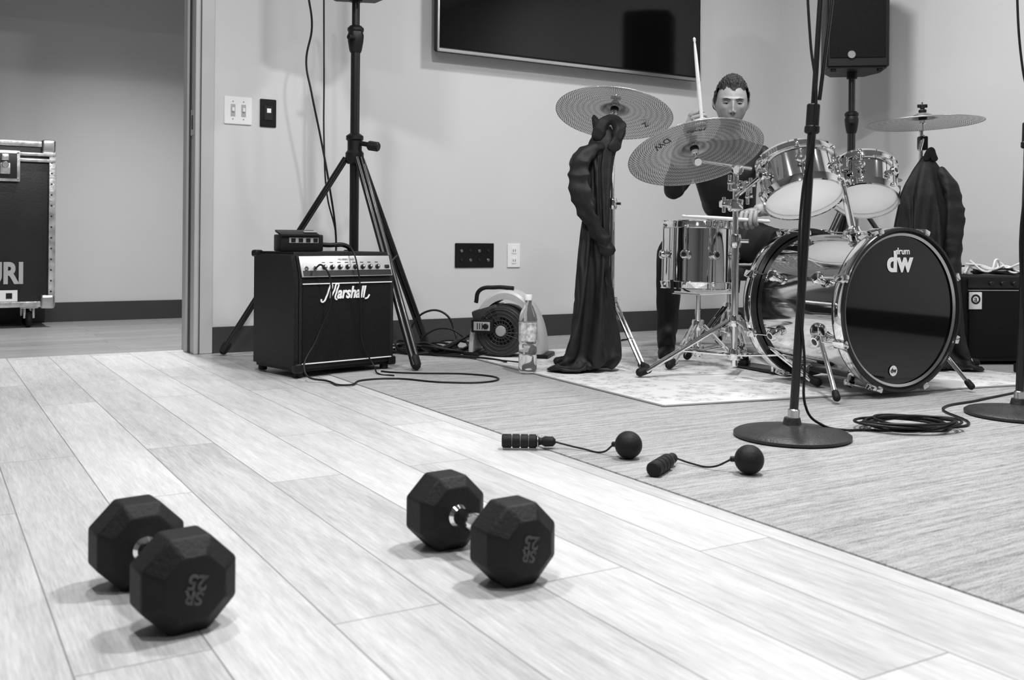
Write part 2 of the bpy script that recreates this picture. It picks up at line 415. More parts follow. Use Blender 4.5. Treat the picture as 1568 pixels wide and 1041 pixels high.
# ------------------------------------------------------------------ dumbbells
def dumbbell(f,b,rotz,R=.059):
    z=R
    f,b=V((f[0],f[1],z)),V((b[0],b[1],z)); d=(b-f).normalized()
    e=E('dumbbell',((f.x+b.x)/2,(f.y+b.y)/2,z))
    C=R/math.cos(math.pi/8); L=.084
    prof=[(0,-L/2),(C*.60,-L/2),(C*.66,-L/2+.001),(C,-L/2+.020),(C,L/2-.016),(C*.72,L/2),(0,L/2)]
    for nm,p,s in (('head_front',f,1),('head_rear',b,-1)):
        M=frame(p,d*s,(0,0,1))
        o=lathe(nm,prof,M,BLKR,e,seg=8,off=math.pi/8,ang=20)
        md=o.modifiers.new('b','BEVEL'); md.width=.0030; md.segments=3; md.limit_method='ANGLE'
        fc=p-d*s*(L/2+.0003)
        out=-d*s; up=V((0,0,1)); xr=up.cross(out).normalized()
        T=frame(fc,out,xr)@Matrix.Rotation(math.radians(rotz),4,'Z')
        text(nm+'_number','25',.026,T@Matrix.Translation((0,-.009,0)),MARK,e,.0008,bold=.0008)
        text(nm+'_mark','SR',.023,T@Matrix.Translation((0,.010,0)),MARK,e,.0008,bold=.0008)
    g0=f+d*L*.45; g1=b-d*L*.45; LL=(g1-g0).length
    lathe('handle',[(.018,0),(.018,.008),(.0135,.014),(.0155,LL*.35),(.0165,LL/2),(.0155,LL*.65),(.0135,LL-.014),(.018,LL-.008),(.018,LL)],frame(g0,d),CHROME,e)
dumbbell((-.416,1.274),(-.537,1.432),165,.0605)
dumbbell((.006,1.455),(-.106,1.622),165)
# ------------------------------------------------------------------ weighted rope handles
def rope(h0,h1,ball,mid):
    h0,h1=V(h0),V(h1); d=(h1-h0); L=d.length
    e=E('cordless_jump_rope',h0)
    r=.0165
    M=frame(h0,d)
    pr=[(0,0),(r*.8,0),(r,.003)]
    n=4
    for i in range(n):
        a=.006+i*(L*.62)/n; bq=a+(L*.62)/n
        pr+=[(r,a),(r,bq-.004),(r*.80,bq-.003),(r*.80,bq-.001)]
    pr+=[(r*.9,L*.66),(r*.55,L*.70),(r*.5,L*.74),(r*.75,L*.80),(r*.7,L*.95),(r*.3,L),(0,L)]
    lathe('grip',pr,M,BLKR,e,seg=24)
    for i in range(3): lathe('grip_groove',[(r*.81,.0035+(i+1)*(L*.62)/n),(r*.86,.0042+(i+1)*(L*.62)/n),(r*.81,.005+(i+1)*(L*.62)/n)],M,LGRAY,e,seg=24)
    lathe('grip_ring',[(r*.6,L*.66),(r*1.02,L*.662),(r*1.02,L*.672),(r*.6,L*.675)],M,STEEL,e,seg=24)
    b=V(ball); R=.0312
    bm=bmesh.new(); bmesh.ops.create_icosphere(bm,subdivisions=5,radius=R)
    for v in bm.verts: v.co*=1+.006*noise.noise(v.co*400)
    fin('ball',bm,BLKR,e,Matrix.Translation(b),ang=80)
    rod('ball_collar',b+(h1-b).normalized()*(R-.003),b+(h1-b).normalized()*(R+.010),.006,BLK,e)
    tube('cord',[h1-d.normalized()*.004,h1+d.normalized()*.02+V((0,0,-.006))]+[V(m_) for m_ in mid]+[b+(h1-b).normalized()*(R+.006)],.0022,BLK,e)
rope((-.020,2.370,.0198),(.108,2.366,.0198),(.269,2.264,.0345),[(.17,2.345,.008),(.215,2.31,.008)])
rope((.300,2.085,.0198),(.362,2.205,.0198),(.510,2.123,.0345),[(.40,2.20,.008),(.44,2.16,.010)])
# ------------------------------------------------------------------ microphone stands
def micstand(x,y,lx,ly,hand=1):
    e=E('microphone_stand',(x,y,0)); z0=.003
    lathe('base',[(0,z0),(.140,z0),(.146,z0+.004),(.146,z0+.010),(.140,z0+.014),(.10,z0+.020),(.05,z0+.027),(.024,z0+.033),(.020,z0+.050),(0,z0+.050)],Matrix.Translation((x,y,0)),IRON,e,seg=64)
    def P(z): return V((x+lx*z,y+ly*z,z))
    rod('lower_pole',P(.05),P(.80),.0110,DMET,e)
    rod('base_collar',P(.045),P(.075),.015,STEEL,e)
    rod('clutch',P(.79),P(.85),.0165,BLK,e)
    rod('clutch_collar',P(.775),P(.795),.019,BLK,e)
    rod('upper_pole',P(.85),P(1.52),.0070,DMET,e)
    q=P(.86)+V((.014,0,0)); q2=P(1.52)+V((.060,.02,0)); rod('clipped_boom_tube',q,q2,.0050,DMET,e)
    t=P(1.5); rod('boom_clutch',t+V((-.03,0,0)),t+V((.03,0,0)),.018,BLK,e)
    bd=V((-.25*hand,-.35,.30)); rod('boom_arm',t-bd*.2,t+bd,.006,DMET,e)
    m=t+bd; rod('mic_body',m,m+bd.normalized()*.12,.012,BLK,e,r2=.018); 
    lathe('mic_grille',[(0,.05),(.018,.046),(.025,.03),(.025,.012),(.018,0),(0,0)],frame(m+bd.normalized()*.12,bd),STEEL,e,seg=20)
    return e,P
e,P=micstand(.716,2.530,.056,0)
tube('cable_on_stand',[P(1.5)+V((-.05,-.02,0)),P(1.2)+V((-.045,-.02,0)),P(1.0)+V((-.022,-.015,0)),P(.86)+V((.0,-.02,0)),P(.6)+V((-.017,-.008,0)),P(.4)+V((-.012,-.014,0)),P(.2)+V((.016,-.010,0)),(.755,2.535,.070),(.80,2.56,.030),(.875,2.60,.009),(.92,2.615,.007),(.98,2.61,.007)],.0034,BLK,e)
e,P=micstand(1.468,2.875,.025,0)
tube('cable_on_stand',[P(1.5)+V((-.06,-.02,0)),P(1.2)+V((-.055,-.02,0)),P(1.0)+V((-.03,-.015,0)),P(.86)+V((.0,-.02,0)),P(.5)+V((-.017,-.008,0)),P(.2)+V((.014,-.012,0)),(1.50,2.88,.06),(1.56,2.95,.03),(1.64,3.05,.008)],.0034,BLK,e)
# coil
pts=[]
for i in range(76):
    a=i*2*math.pi/11.3; k=i/75
    r=.084+.034*noise.noise(V((i*.21,3,1)))
    pts.append((1.060+(r*1.30)*math.cos(a)+.016*math.sin(i*.7),2.645+r*.95*math.sin(a),.008+.026*abs(noise.noise(V((i*.13,0,9))))+.016*k))
pts=[(.97,2.612,.007)]+pts+[(1.16,2.66,.008),(1.24,2.70,.007),(1.29,2.97,.007),(1.46,3.12,.007),(1.75,3.36,.007)]
tube('coiled_cable',pts,.0036,BLK)
# ------------------------------------------------------------------ guitar amplifier
FL=V((-.757,3.50,.0)); 
ga=math.radians(43)
MA=Matrix(((math.cos(ga),-math.sin(ga),0,FL.x),(math.sin(ga),math.cos(ga),0,FL.y),(0,0,1,0),(0,0,0,1)))
amp=E('guitar_amplifier',FL)
W,D,H,z0=.43,.315,.425,.022
bm=bmesh.new()
sec=[(0,z0),(0,z0+H*.80),(.030,z0+H),(D,z0+H),(D,z0)]
A=[bm.verts.new((0,y,z)) for y,z in sec]; B=[bm.verts.new((W,y,z)) for y,z in sec]
bm.faces.new(A); bm.faces.new(B)
for i in range(5): bm.faces.new((A[i],A[(i+1)%5],B[(i+1)%5],B[i]))
bmesh.ops.recalc_face_normals(bm,faces=bm.faces)
bmesh.ops.bevel(bm,geom=list(bm.edges),offset=.013,segments=3,affect='EDGES')
fin('cabinet',bm,TOLEX,amp,MA)
box('grille',(W-.05,.008,H*.70),(W/2,-.001,z0+.022+H*.36),GRILLE,amp,MA,.003)
for (x,z,sx,sz) in ((W/2,z0+.030,W-.045,.004),(W/2,z0+H*.735,W-.045,.004)):
    box('piping',(sx,.006,sz),(x,-.006,z),PLW,amp,MA,.001)
sl=math.atan2(.030,H*.20)
PM=MA@Matrix.Translation((W/2,.0105,z0+H*.875))@Matrix.Rotation(math.radians(90)-sl,4,'X')
box('control_panel',(W-.04,.078,.006),(0,0,.004),SILV,amp,PM,.002)
box('panel_stripe',(W-.05,.020,.002),(0,-.026,.0075),KNOB,amp,PM)
for i in range(8):
    kx=-.10+i*.033
    lathe('knob',[(0,.013),(.006,.013),(.0075,.011),(.009,0),(0,0)],PM@Matrix.Translation((kx,-.004,.007)),KNOB,amp,seg=18)
    lathe('knob_cap',[(0,.0143),(.0045,.014),(.0045,.012)],PM@Matrix.Translation((kx,-.004,.007)),STEEL,amp,seg=14)
    box('knob_label',(.014,.003,.0006),(kx,.014,.0073),KNOB,amp,PM)
for kx in (-.175,-.14):
    lathe('input_jack',[(.004,.004),(.008,.004),(.009,0)],PM@Matrix.Translation((kx,-.008,.007)),CHROME,amp,seg=16)
box('power_switch',(.018,.012,.006),(.175,-.004,.009),BLK,amp,PM,.001)
text('panel_text','MG SERIES   15CD',.009,PM@Matrix.Translation((0,.025,.0075)),KNOB,amp,.0002)
# script logo: stroked capital + slanted lower case
LM=MA@Matrix.Translation((W*.26,-.0075,z0+H*.60))@Matrix.Rotation(math.radians(90),4,'X')
ST=[[(-.7,.1),(-.6,-.35),(-.2,-.4),(.3,.5),(.75,2.2),(1.0,2.7),(1.12,1.4),(1.2,.2)],[(1.2,.2),(1.8,1.6),(2.3,2.8),(2.3,1.3),(2.25,.1),(2.6,-.1)],
    [(8.7,-.1),(9.2,.0),(9.6,.6)]]
for st in ST: tube('script_logo_stroke',[(.0200*(x+.15*y),.0200*y,0) for x,y in st],.0032,WHT,amp,M=LM)
text('script_logo','arshall',.060,LM@Matrix.Translation((.052,.0215,-.001)),WHT,amp,.0015,shear=.28,bold=.0016,sx=.78,al='LEFT')
for x in (.03,W-.03):
    for y in (.03,D-.03): rod('foot',MA@V((x,y,.003)),MA@V((x,y,z0+.004)),.016,BLKR,amp)
for x in (.006,W-.006):
    for z in (z0+.006,): box('corner_guard',(.034,.034,.034),(x+(.008 if x<.1 else -.008),.010,z+.008),BLK,amp,MA,.010,3)
    box('corner_guard_top',(.032,.04,.026),(x+(.006 if x<.1 else -.006),D-.014,z0+H-.008),BLK,amp,MA,.010,3)
tube('handle',[MA@V((W*.32,D*.5,z0+H)),MA@V((W*.36,D*.5,z0+H+.018)),MA@V((W*.55,D*.5,z0+H+.024)),MA@V((W*.74,D*.5,z0+H+.018)),MA@V((W*.78,D*.5,z0+H))],.009,BLK,amp)
tube('instrument_cable',[PM@V((-.14,-.008,.010)),PM@V((-.135,-.01,.05)),MA@V((.11,-.055,.30)),MA@V((.06,-.045,.15)),(-.71,3.44,.03),(-.63,3.42,.007),(-.553,3.335,.006),(-.515,3.45,.006),(-.42,3.50,.006),(-.23,3.42,.006),(-.085,3.435,.006),(-.045,3.53,.006),(-.15,3.63,.006),(-.34,3.645,.006),(-.44,3.665,.006),(-.48,3.69,.006)],.0034,BLK,amp)
tube('adapter_cable',[MA@V((.235,.12,z0+H+.02)),MA@V((.24,.02,z0+H+.012)),MA@V((.245,-.02,z0+H*.85)),MA@V((.26,-.018,z0+H*.5)),MA@V((.27,-.018,z0+H*.2)),MA@V((.31,-.03,.03)),(-.48,3.62,.006),(-.42,3.58,.006)],.0028,BLK,amp)
pm=MA@Matrix.Translation((.115,.18,z0+H))@Matrix.Rotation(math.radians(-14),4,'Z')
pb=E('effects_pedal',pm@V((0,0,0)))
box('enclosure',(.16,.10,.062),(0,0,.032),BLK,pb,pm,.006)
box('tilt_panel',(.145,.085,.008),(-.01,-.018,.068),BLK,pb,pm,.002,rot=Matrix.Rotation(math.radians(12),4,'X'))
box('label',(.11,.002,.020),(.005,-.051,.042),LGRAY,pb,pm)
for i in range(4): box('port',(.016,.004,.014),(-.035+i*.028,-.052,.042),PLB,pb,pm)
box('panel_readout',(.05,.02,.002),(.035,-.03,.074),LGRAY,pb,pm,rot=Matrix.Rotation(math.radians(12),4,'X'))
# ------------------------------------------------------------------ speaker stands + loudspeakers
def spkstand(x,y,feet,hub,clutch,top):
    e=E('speaker_stand',(x,y,0))
    rod('pole_base',(x,y,.22),(x,y,clutch),.0195,DMET,e,seg=20)
    rod('pole_upper',(x,y,clutch-.02),(x,y,top),.0165,DMET,e,seg=20)
    lathe('height_clutch',[(0,-.055),(.022,-.055),(.026,-.045),(.032,-.01),(.034,.015),(.030,.03),(.034,.035),(.034,.045),(.024,.055),(0,.055)],Matrix.Translation((x,y,clutch)),BLK,e,seg=20)
    rod('clutch_knob',(x,y-.02,clutch),(x-.02,y-.055,clutch),.011,BLK,e)
    lathe('leg_hub',[(0,-.045),(.030,-.045),(.038,-.03),(.038,.0),(.030,.01),(.030,.05),(.036,.055),(.036,.07),(.022,.08),(0,.08)],Matrix.Translation((x,y,hub)),BLK,e,seg=20)
    rod('lock_knob_stem',(x,y,hub+.045),(x+.075,y-.03,hub+.03),.010,BLK,e)
    rod('lock_knob',(x+.06,y-.025,hub+.03),(x+.105,y-.04,hub+.022),.020,BLK,e,seg=8)
    lathe('lower_hub',[(0,-.02),(.03,-.02),(.032,0),(.03,.03),(0,.03)],Matrix.Translation((x,y,.26)),BLK,e,seg=20)
    c=V((x,y,0))
    for f in feet:
        f=V((f[0],f[1],0)); d=(f-c).normalized(); s=V((-d.y,d.x,0))
        a=c+d*.036+V((0,0,hub-.02)); b=f+V((0,0,.022))
        for k in (-.011,.011): rod('leg_tube',a+s*k,b+s*k,.0105,DMET,e,seg=12)
        sweep('leg_foot',[b-(b-a).normalized()*.03,b+V((0,0,-.001))],[.019,.0175],BLKR,e)
        m=a.lerp(b,.5)
        lo=c+d*.03+V((0,0,.265))
        for k in (-.016,.016): rod('brace',lo+s*k,m+s*k,.006,DMET,e,seg=10)
    return e
spkstand(-.654,4.118,[(-.355,3.735),(-1.205,4.17),(-.40,4.62)],.85,1.32,1.50)
sx,sy=1.70,5.0
Bv=RM.to_3x3()@V((1,0,0)); Av=RM.to_3x3()@V((0,1,0)); c0=V((sx,sy,0))
spkstand(sx,sy,[tuple((c0-Bv*.48)[:2]),tuple((c0+Bv*.24+Av*.42)[:2]),tuple((c0+Bv*.24-Av*.42)[:2])],.72,1.10,1.345)
def speaker(x,y,z,yaw,h=.56):
    e=E('loudspeaker',(x,y,z)); M=Matrix.Translation((x,y,z))@Matrix.Rotation(yaw,4,'Z')
    bm=bmesh.new()
    pl=[(-.15,-.14),(.15,-.14),(.15,.02),(.09,.15),(-.09,.15),(-.15,.02)]
    A=[bm.verts.new((a,b,0)) for a,b in pl]; B=[bm.verts.new((a,b,h)) for a,b in pl]
    bm.faces.new(A); bm.faces.new(B)
    for i in range(6): bm.faces.new((A[i],A[(i+1)%6],B[(i+1)%6],B[i]))
    bmesh.ops.recalc_face_normals(bm,faces=bm.faces)
    bmesh.ops.bevel(bm,geom=list(bm.edges),offset=.012,segments=3,affect='EDGES')
    fin('cabinet',bm,BLK,e,M)
    box('front_grille',(.265,.012,h-.07),(0,-.140,h/2+.015),GRILLE,e,M,.006)
    lathe('badge',[(0,.004),(.018,.004),(.02,0)],M@Matrix.Translation((-.03,-.146,.065))@Matrix.Rotation(math.radians(90),4,'X'),STEEL,e,seg=20)
    lathe('pole_socket',[(.0175,-.03),(.026,-.03),(.026,.004),(.0175,.004)],M,BLK,e,seg=24)
    for k in (-.11,.11): rod('foot',M@V((k,-.11,-.012)),M@V((k,-.11,.004)),.014,BLKR,e)
speaker(-.654,4.118,1.505,math.radians(10)); speaker(sx,sy,1.350,math.radians(-8),.60)
cb=E('speaker_cables',(-.8,4.25,1.0))
tube('cable_loose',[(-.880,4.25,1.54),(-.862,4.25,1.40),(-.885,4.25,1.25),(-.862,4.25,1.12),(-.825,4.27,.93),(-.785,4.27,.72),(-.755,4.27,.50),(-.75,4.22,.25),(-.70,4.25,.03),(-.55,4.35,.008),(-.45,4.45,.008)],.0045,BLK,cb)
tube('cable_straight',[(-.822,4.30,1.56),(-.818,4.30,1.2),(-.815,4.30,.9),(-.80,4.30,.68),(-.76,4.30,.50),(-.78,4.25,.2),(-.8,4.3,.02),(-.7,4.4,.008)],.0036,BLK,cb)
pts=[]
for i in range(80):
    a=i*.83; r=.11+.06*noise.noise(V((i*.3,1,4)))
    pts.append((-.31+r*1.35*math.cos(a)+.06*math.sin(i*.21),4.32+r*.85*math.sin(a),.012+.13*max(0,noise.noise(V((i*.35,7,2))))))
tube('cable_pile',[(-.55,4.3,.010)]+pts+[(-.2,4.15,.010),(-.05,4.02,.010),(-.02,3.95,.010)],.0058,BLK)
cb2=E('power_cable',(-.3,4.5,.1))
tube('arched_lead',[(-.47,4.50,.012),(-.45,4.50,.10),(-.38,4.50,.17),(-.30,4.50,.16),(-.25,4.48,.07),(-.23,4.4,.012),(-.1,4.3,.012)],.0050,BLK,cb2)
tube('arched_lead_low',[(-.42,4.44,.012),(-.38,4.44,.07),(-.30,4.44,.10),(-.22,4.42,.07),(-.18,4.36,.012)],.0045,BLK,cb2)
tube('floor_lead',[(-.85,4.25,.008),(-.6,3.98,.30),(-.55,4.2,.06),(-.45,4.3,.03),(-.30,4.18,.010),(-.16,4.10,.012),(.0,3.98,.010),(.1,3.9,.012)],.004,BLK,cb2)
# ------------------------------------------------------------------ floor fan
fx,fy=-.02,4.20; FM=Matrix.Translation((fx,fy,.003))@Matrix.Rotation(math.radians(-14),4,'Z')
fan=E('floor_fan',(fx,fy,0))
bm=bmesh.new(); n=36; prev=None
for i in range(n+1):
    a=math.pi*(1-i/n); 
    ro=.152*(1+.05*math.sin(a)); ri=ro-.022
    cx=.01; yw=.070
    ps=[(cx+r*math.cos(a)*1.05,yy,.012+r*math.sin(a)*1.70) for r,yy in ((ro,-yw+.012),(ro,yw-.012),(ro-.006,yw),(ri,yw),(ri,-yw),(ro-.006,-yw))]
    vs=[bm.verts.new(p) for p in ps]
    if prev:
        for q in range(6): bm.faces.new((prev[q],prev[(q+1)%6],vs[(q+1)%6],vs[q]))
    else: bm.faces.new(vs)
    prev=vs
bm.faces.new(prev)
FANG=mat('fan_gray',.50,.4); FAND=mat('fan_dark_gray',.035,.4)
fin('arch_frame',bm,FANG,fan,FM)
dM=FM@Matrix.Translation((-.005,.0,.115))@Matrix.Rotation(math.radians(90),4,'X')
lathe('blower_housing',[(.06,.075),(.100,.075),(.108,.062),(.108,-.06),(.10,-.07),(0,-.07)],dM,FAND,fan,seg=48)
lathe('intake_dish',[(0,.045),(.06,.05),(.098,.070)],dM,KNOB,fan,seg=48)
for r in (.03,.045,.06,.075,.09):
    tube('guard_ring',[(r*math.cos(t),r*math.sin(t),.079) for t in [k*math.pi/6 for k in range(12)]],.0016,FAND,fan,True,dM)
for k in range(20):
    a=k*math.pi/10; rod('guard_spoke',dM@V((.02*math.cos(a),.02*math.sin(a),.079)),dM@V((.099*math.cos(a+.25),.099*math.sin(a+.25),.074)),.0015,FAND,fan,seg=6)
lathe('guard_hub',[(0,.086),(.02,.084),(.024,.076),(0,.076)],dM,LGRAY,fan,seg=24)
box('outlet_duct',(.12,.14,.075),(-.07,-.005,.175),FAND,fan,FM,.014,rot=Matrix.Rotation(math.radians(-18),4,'Y'))
box('control_box',(.095,.03,.055),(-.080,-.085,.135),BLK,fan,FM,.006)
box('control_face',(.070,.004,.036),(-.080,-.101,.135),SILV,fan,FM,.002)
for k in range(3): box('control_mark',(.004,.003,.026),(-.098+k*.010,-.103,.135),PLB,fan,FM)
rod('control_dial',FM@V((-.062,-.101,.135)),FM@V((-.062,-.113,.135)),.012,BLK,fan)
tube('carry_handle',[FM@V((-.135,0,.225)),FM@V((-.12,0,.277)),FM@V((-.05,0,.292)),FM@V((.03,0,.290))],.009,BLK,fan)
box('base_foot_left',(.07,.15,.024),(-.135,0,.012),BLK,fan,FM,.008); box('base_foot_right',(.06,.15,.024),(.165,0,.012),BLK,fan,FM,.008)
# ------------------------------------------------------------------ water bottle
wb=E('water_bottle',(.062,3.68,0)); BM=Matrix.Translation((.062,3.68,.0035+.006))
lathe('bottle',[(0,.004),(.022,.003),(.030,0),(.034,.008),(.034,.06),(.032,.065),(.034,.07),(.034,.10),(.032,.105),(.034,.11),(.034,.195),(.031,.215),(.020,.240),(.013,.252),(.0125,.268)],BM,CLEAR,wb,seg=32)
lathe('label',[(.0346,.115),(.0346,.185)],BM,mat('bottle_label',.55,.4,var=.6,vs=60),wb,seg=32)
lathe('cap',[(.0,.286),(.014,.286),(.0152,.284),(.0152,.266),(.013,.264)],BM,PLW,wb,seg=24)
# ------------------------------------------------------------------ drum hardware
def drum(name,o,zdir,R,L,n,parent=None,off=0,shell=SHELL):
    M=frame(o,zdir); e=parent or E(name,o)
    lathe('shell',[(R,.004),(R,L*.5),(R,L-.004)],M,shell,e,seg=64)
    for z,s in ((0,1),(L,-1)):
        lathe('hoop',[(R-.001,z+s*.016),(R+.009,z+s*.016),(R+.0135,z+s*.013),(R+.011,z+s*.005),(R+.008,z-s*.010),(R+.012,z-s*.014),(R+.004,z-s*.014),(R+.003,z)],M,CHROME,e,seg=64,ring=True)
        lathe('drumhead',[(0,z),(R*.5,z),(R+.003,z)],M,HEADT,e,seg=64)
    for i in range(n):
        a=off+2*math.pi*i/n; c,s=math.cos(a),math.sin(a)
        p=V((c,s,0))
        lathe('lug',[(.012,0),(.011,.012),(.017,.014),(.018,.022),(.014,.028),(0,.030)],M@frame(p*(R-.001)+V((0,0,L/2)),p),CHROME,e,seg=20)
        lathe('lug_recess',[(0,.0305),(.007,.0302),(.009,.0295)],M@frame(p*(R-.001)+V((0,0,L/2)),p),KNOB,e,seg=16)
        rod('tension_rod',M@(p*(R+.016)+V((0,0,.002))),M@(p*(R+.016)+V((0,0,L-.002))),.0032,CHROME,e,seg=8)
        for z in (.004,L-.004):
            box('rod_ear',(.016,.014,.012),(0,0,0),CHROME,e,M@Matrix.Translation(p*(R+.013)+V((0,0,z)))@Matrix.Rotation(a,4,'Z'),.003)
    return e,M
def tripod(e,c,feet,hub,zf=.012,r=.0075,pole_r=.0125,m=CHROME):
    c=V((c[0],c[1],0))
    rod('pole_foot',c+V((0,0,.045)),c+V((0,0,hub+.06)),pole_r,m,e)
    for z in (hub,hub*.42):
        lathe('leg_collar',[(0,-.02),(.022,-.02),(.024,-.015),(.024,.015),(.022,.02),(0,.02)],Matrix.Translation((c.x,c.y,z)),m,e,seg=20)
    for f in feet:
        f=V((f[0],f[1],0)); d=(f-c).normalized(); s=V((-d.y,d.x,0)); ln=(f-c).length
        a=c+d*.022+V((0,0,hub)); b=c+d*(ln-.02)+V((0,0,zf+.018))
        for k in (-.009,.009):
            rod('leg_strut',a+s*k,b+s*k,r*.75,m,e,seg=10)
            rod('leg_brace',c+d*.022+s*k+V((0,0,hub*.42)),a.lerp(b,.58)+s*k,r*.65,m,e,seg=10)
        rod('pivot',a.lerp(b,.58)-s*.014,a.lerp(b,.58)+s*.014,.006,m,e,seg=10)
        sweep('rubber_foot',[b-d*.012+V((0,0,.006)),b+d*.022+V((0,0,-.004))],[.013,.016],BLKR,e)
def cymbal(o,n,R,e,bell=.045,logo=None):
    M=frame(o,n)
    pr=[(.006,.024),(.02,.022),(bell*.8,.013),(bell,.004),(bell*1.15,.001)]
    for k in range(1,11):
        r=bell*1.15+(R-bell*1.15)*k/10; pr.append((r,.001-.020*(k/10)**1.7))
    lathe('cymbal_disc',pr,M,CYM,e,seg=96,ang=60)
    tube('cymbal_rim',[(R*math.cos(t),R*math.sin(t),-.019) for t in [k*math.pi/12 for k in range(24)]],.0012,STEEL,e,True,M)
    if logo:
        for a,sz,s_ in logo:
            a=math.radians(a); r=R*.66
            text('cymbal_print',s_,sz,M@Matrix.Translation((r*math.cos(a),r*math.sin(a),-.0135))@Matrix.Rotation(math.pi,4,'X')@Matrix.Rotation(-a+math.pi/2,4,'Z'),KNOB,e,.0002,shear=.3,bold=.0008)
    n=V(n).normalized(); o=V(o)
    rod('tilter_rod',o-n*.045,o+n*.065,.004,CHROME,e,seg=10)
    rod('felt_lower',o-n*.005,o+n*.010,.016,BLK,e)
    rod('felt_upper',o+n*.024,o+n*.036,.015,BLK,e)
    rod('wing_nut',o+n*.038,o+n*.055,.009,BLK,e); box('wings',(.040,.006,.014),(0,0,0),BLK,e,frame(o+n*.050,n),.003)
    rod('sleeve_cup',o-n*.02,o-n*.004,.013,CHROME,e)
    return M
zf=.014
# --- bass drum
kit=E('bass_drum',(1.15,3.5,.0))
nb=V((.448,-.894,0)); FC=V((1.253,3.208,.283)); BR=.243; BL=.44
BC=FC-nb*BL
MB=frame(BC,nb,(0,0,1))
lathe('bass_shell',[(BR,.01),(BR,BL/2),(BR,BL-.01)],MB,SHELL,kit,seg=96)
for z,s in ((0,1),(BL,-1)):
    lathe('bass_hoop',[(BR+.003,z+s*.034),(BR+.020,z+s*.034),(BR+.022,z+s*.030),(BR+.022,z-s*.012),(BR+.020,z-s*.016),(BR+.012,z-s*.016),(BR+.010,z-s*.002),(BR+.003,z)],MB,DMET,kit,seg=96,ring=True)
    lathe('bass_hoop_inlay',[(BR+.0225,z+s*.026),(BR+.0235,z+s*.022),(BR+.0235,z-s*.004),(BR+.0225,z-s*.008)],MB,CHROME,kit,seg=96)
    lathe('head_collar',[(BR+.009,z-s*.003),(BR+.004,z-s*.008),(BR-.004,z-s*.003)],MB,STEEL,kit,seg=96)
lathe('front_head',[(0,BL-.002),(BR+.001,BL-.002),(BR+.001,BL-.004)],MB,HEADB,kit,seg=96)
lathe('batter_head',[(0,0),(BR+.001,0)],MB,HEADW,kit,seg=96)
for i in range(8):
    a=math.pi/8+2*math.pi*i/8; p=V((math.cos(a),math.sin(a),0))
    for z,zz in ((.115,0),(BL-.115,BL)):
        FMx=MB@frame(p*(BR-.001)+V((0,0,z)),p)
        lathe('bass_lug',[(.014,0),(.013,.014),(.020,.016),(.021,.026),(.016,.034),(0,.036)],FMx,CHROME,kit,seg=20)
        lathe('lug_recess',[(0,.0366),(.009,.0363),(.011,.0352)],FMx,KNOB,kit,seg=16)
        s=-1 if zz==0 else 1
        rod('bass_tension_rod',MB@(p*(BR+.026)+V((0,0,z))),MB@(p*(BR+.030)+V((0,0,zz+s*.012))),.0035,CHROME,kit,seg=8)
        box('claw_hook',(.020,.026,.050),(0,0,0),CHROME,kit,MB@Matrix.Translation(p*(BR+.026)+V((0,0,zz-s*.008)))@Matrix.Rotation(a,4,'Z'),.005)
xr=V((0,0,1)).cross(nb).normalized()
TF=frame(FC+nb*.0005,nb,xr)
text('logo_small','drum',.030,TF@Matrix.Translation((.008,.188,0)),WHT,kit,.0006,bold=.0004)
text('logo_big','dw',.092,TF@Matrix.Translation((-.005,.152,0)),WHT,kit,.0006,bold=.003,sx=1.0)
lathe('head_badge',[(0,.001),(.017,.001)],TF@Matrix.Translation((-.03,-.195,0)),WHT,kit,seg=32)
text('badge_text','dw',.020,TF@Matrix.Translation((-.03,-.194,.0015)),PLB,kit,.0004,bold=.0006)
for sgn in (-1,1):
    side=xr*sgn
    a=FC-nb*.12+side*.235+V((0,0,-.07)); b=FC+nb*.03+side*.30; b.z=.022
    rod('spur',a,b,.0075,CHROME,kit); sweep('spur_tip',[b+(a-b).normalized()*.02,b],[.011,.012],BLKR,kit)
    lathe('spur_bracket',[(0,.03),(.02,.028),(.026,.018),(.028,0)],frame(a-side*.012,side),CHROME,kit,seg=20)
# --- toms
t1o=V((1.000,3.42,.655)); t1z=V((-.07,.48,.87)).normalized(); R1,L1=.127,.135
t2o=V((1.262,3.56,.658)); t2z=V((.14,.50,.85)).normalized(); R2,L2=.104,.120
pb0=FC-nb*.20+V((0,0,BR)); pb1=V((1.150,3.50,.750))
rod('tom_post',pb0-V((0,0,.005)),pb1,.0125,CHROME,kit)
lathe('post_bracket',[(0,.03),(.018,.03),(.022,.02),(.034,.004),(.034,0)],Matrix.Translation(pb0-V((0,0,.002))),CHROME,kit,seg=24)
box('post_clamp',(.04,.05,.05),tuple(pb1-V((0,0,.025))),CHROME,kit,I4,.01,3)
for tz,to,R_,L_,of in ((t1z,t1o,R1,L1,.3),(t2z,t2o,R2,L2,.1)):
    te,TM=drum('rack_tom',to,tz,R_,L_,6,None,off=of)
    cc=to+tz*.07; d=(pb1-cc); d=(d-tz*d.dot(tz)).normalized(); hit=cc+d*(R_+.028)
    rod('tom_arm',pb1-V((0,0,.03)),hit,.0075,CHROME,te); box('tom_bracket',(.03,.035,.06),(0,0,0),CHROME,te,frame(cc+d*(R_+.018),tz,d),.006)
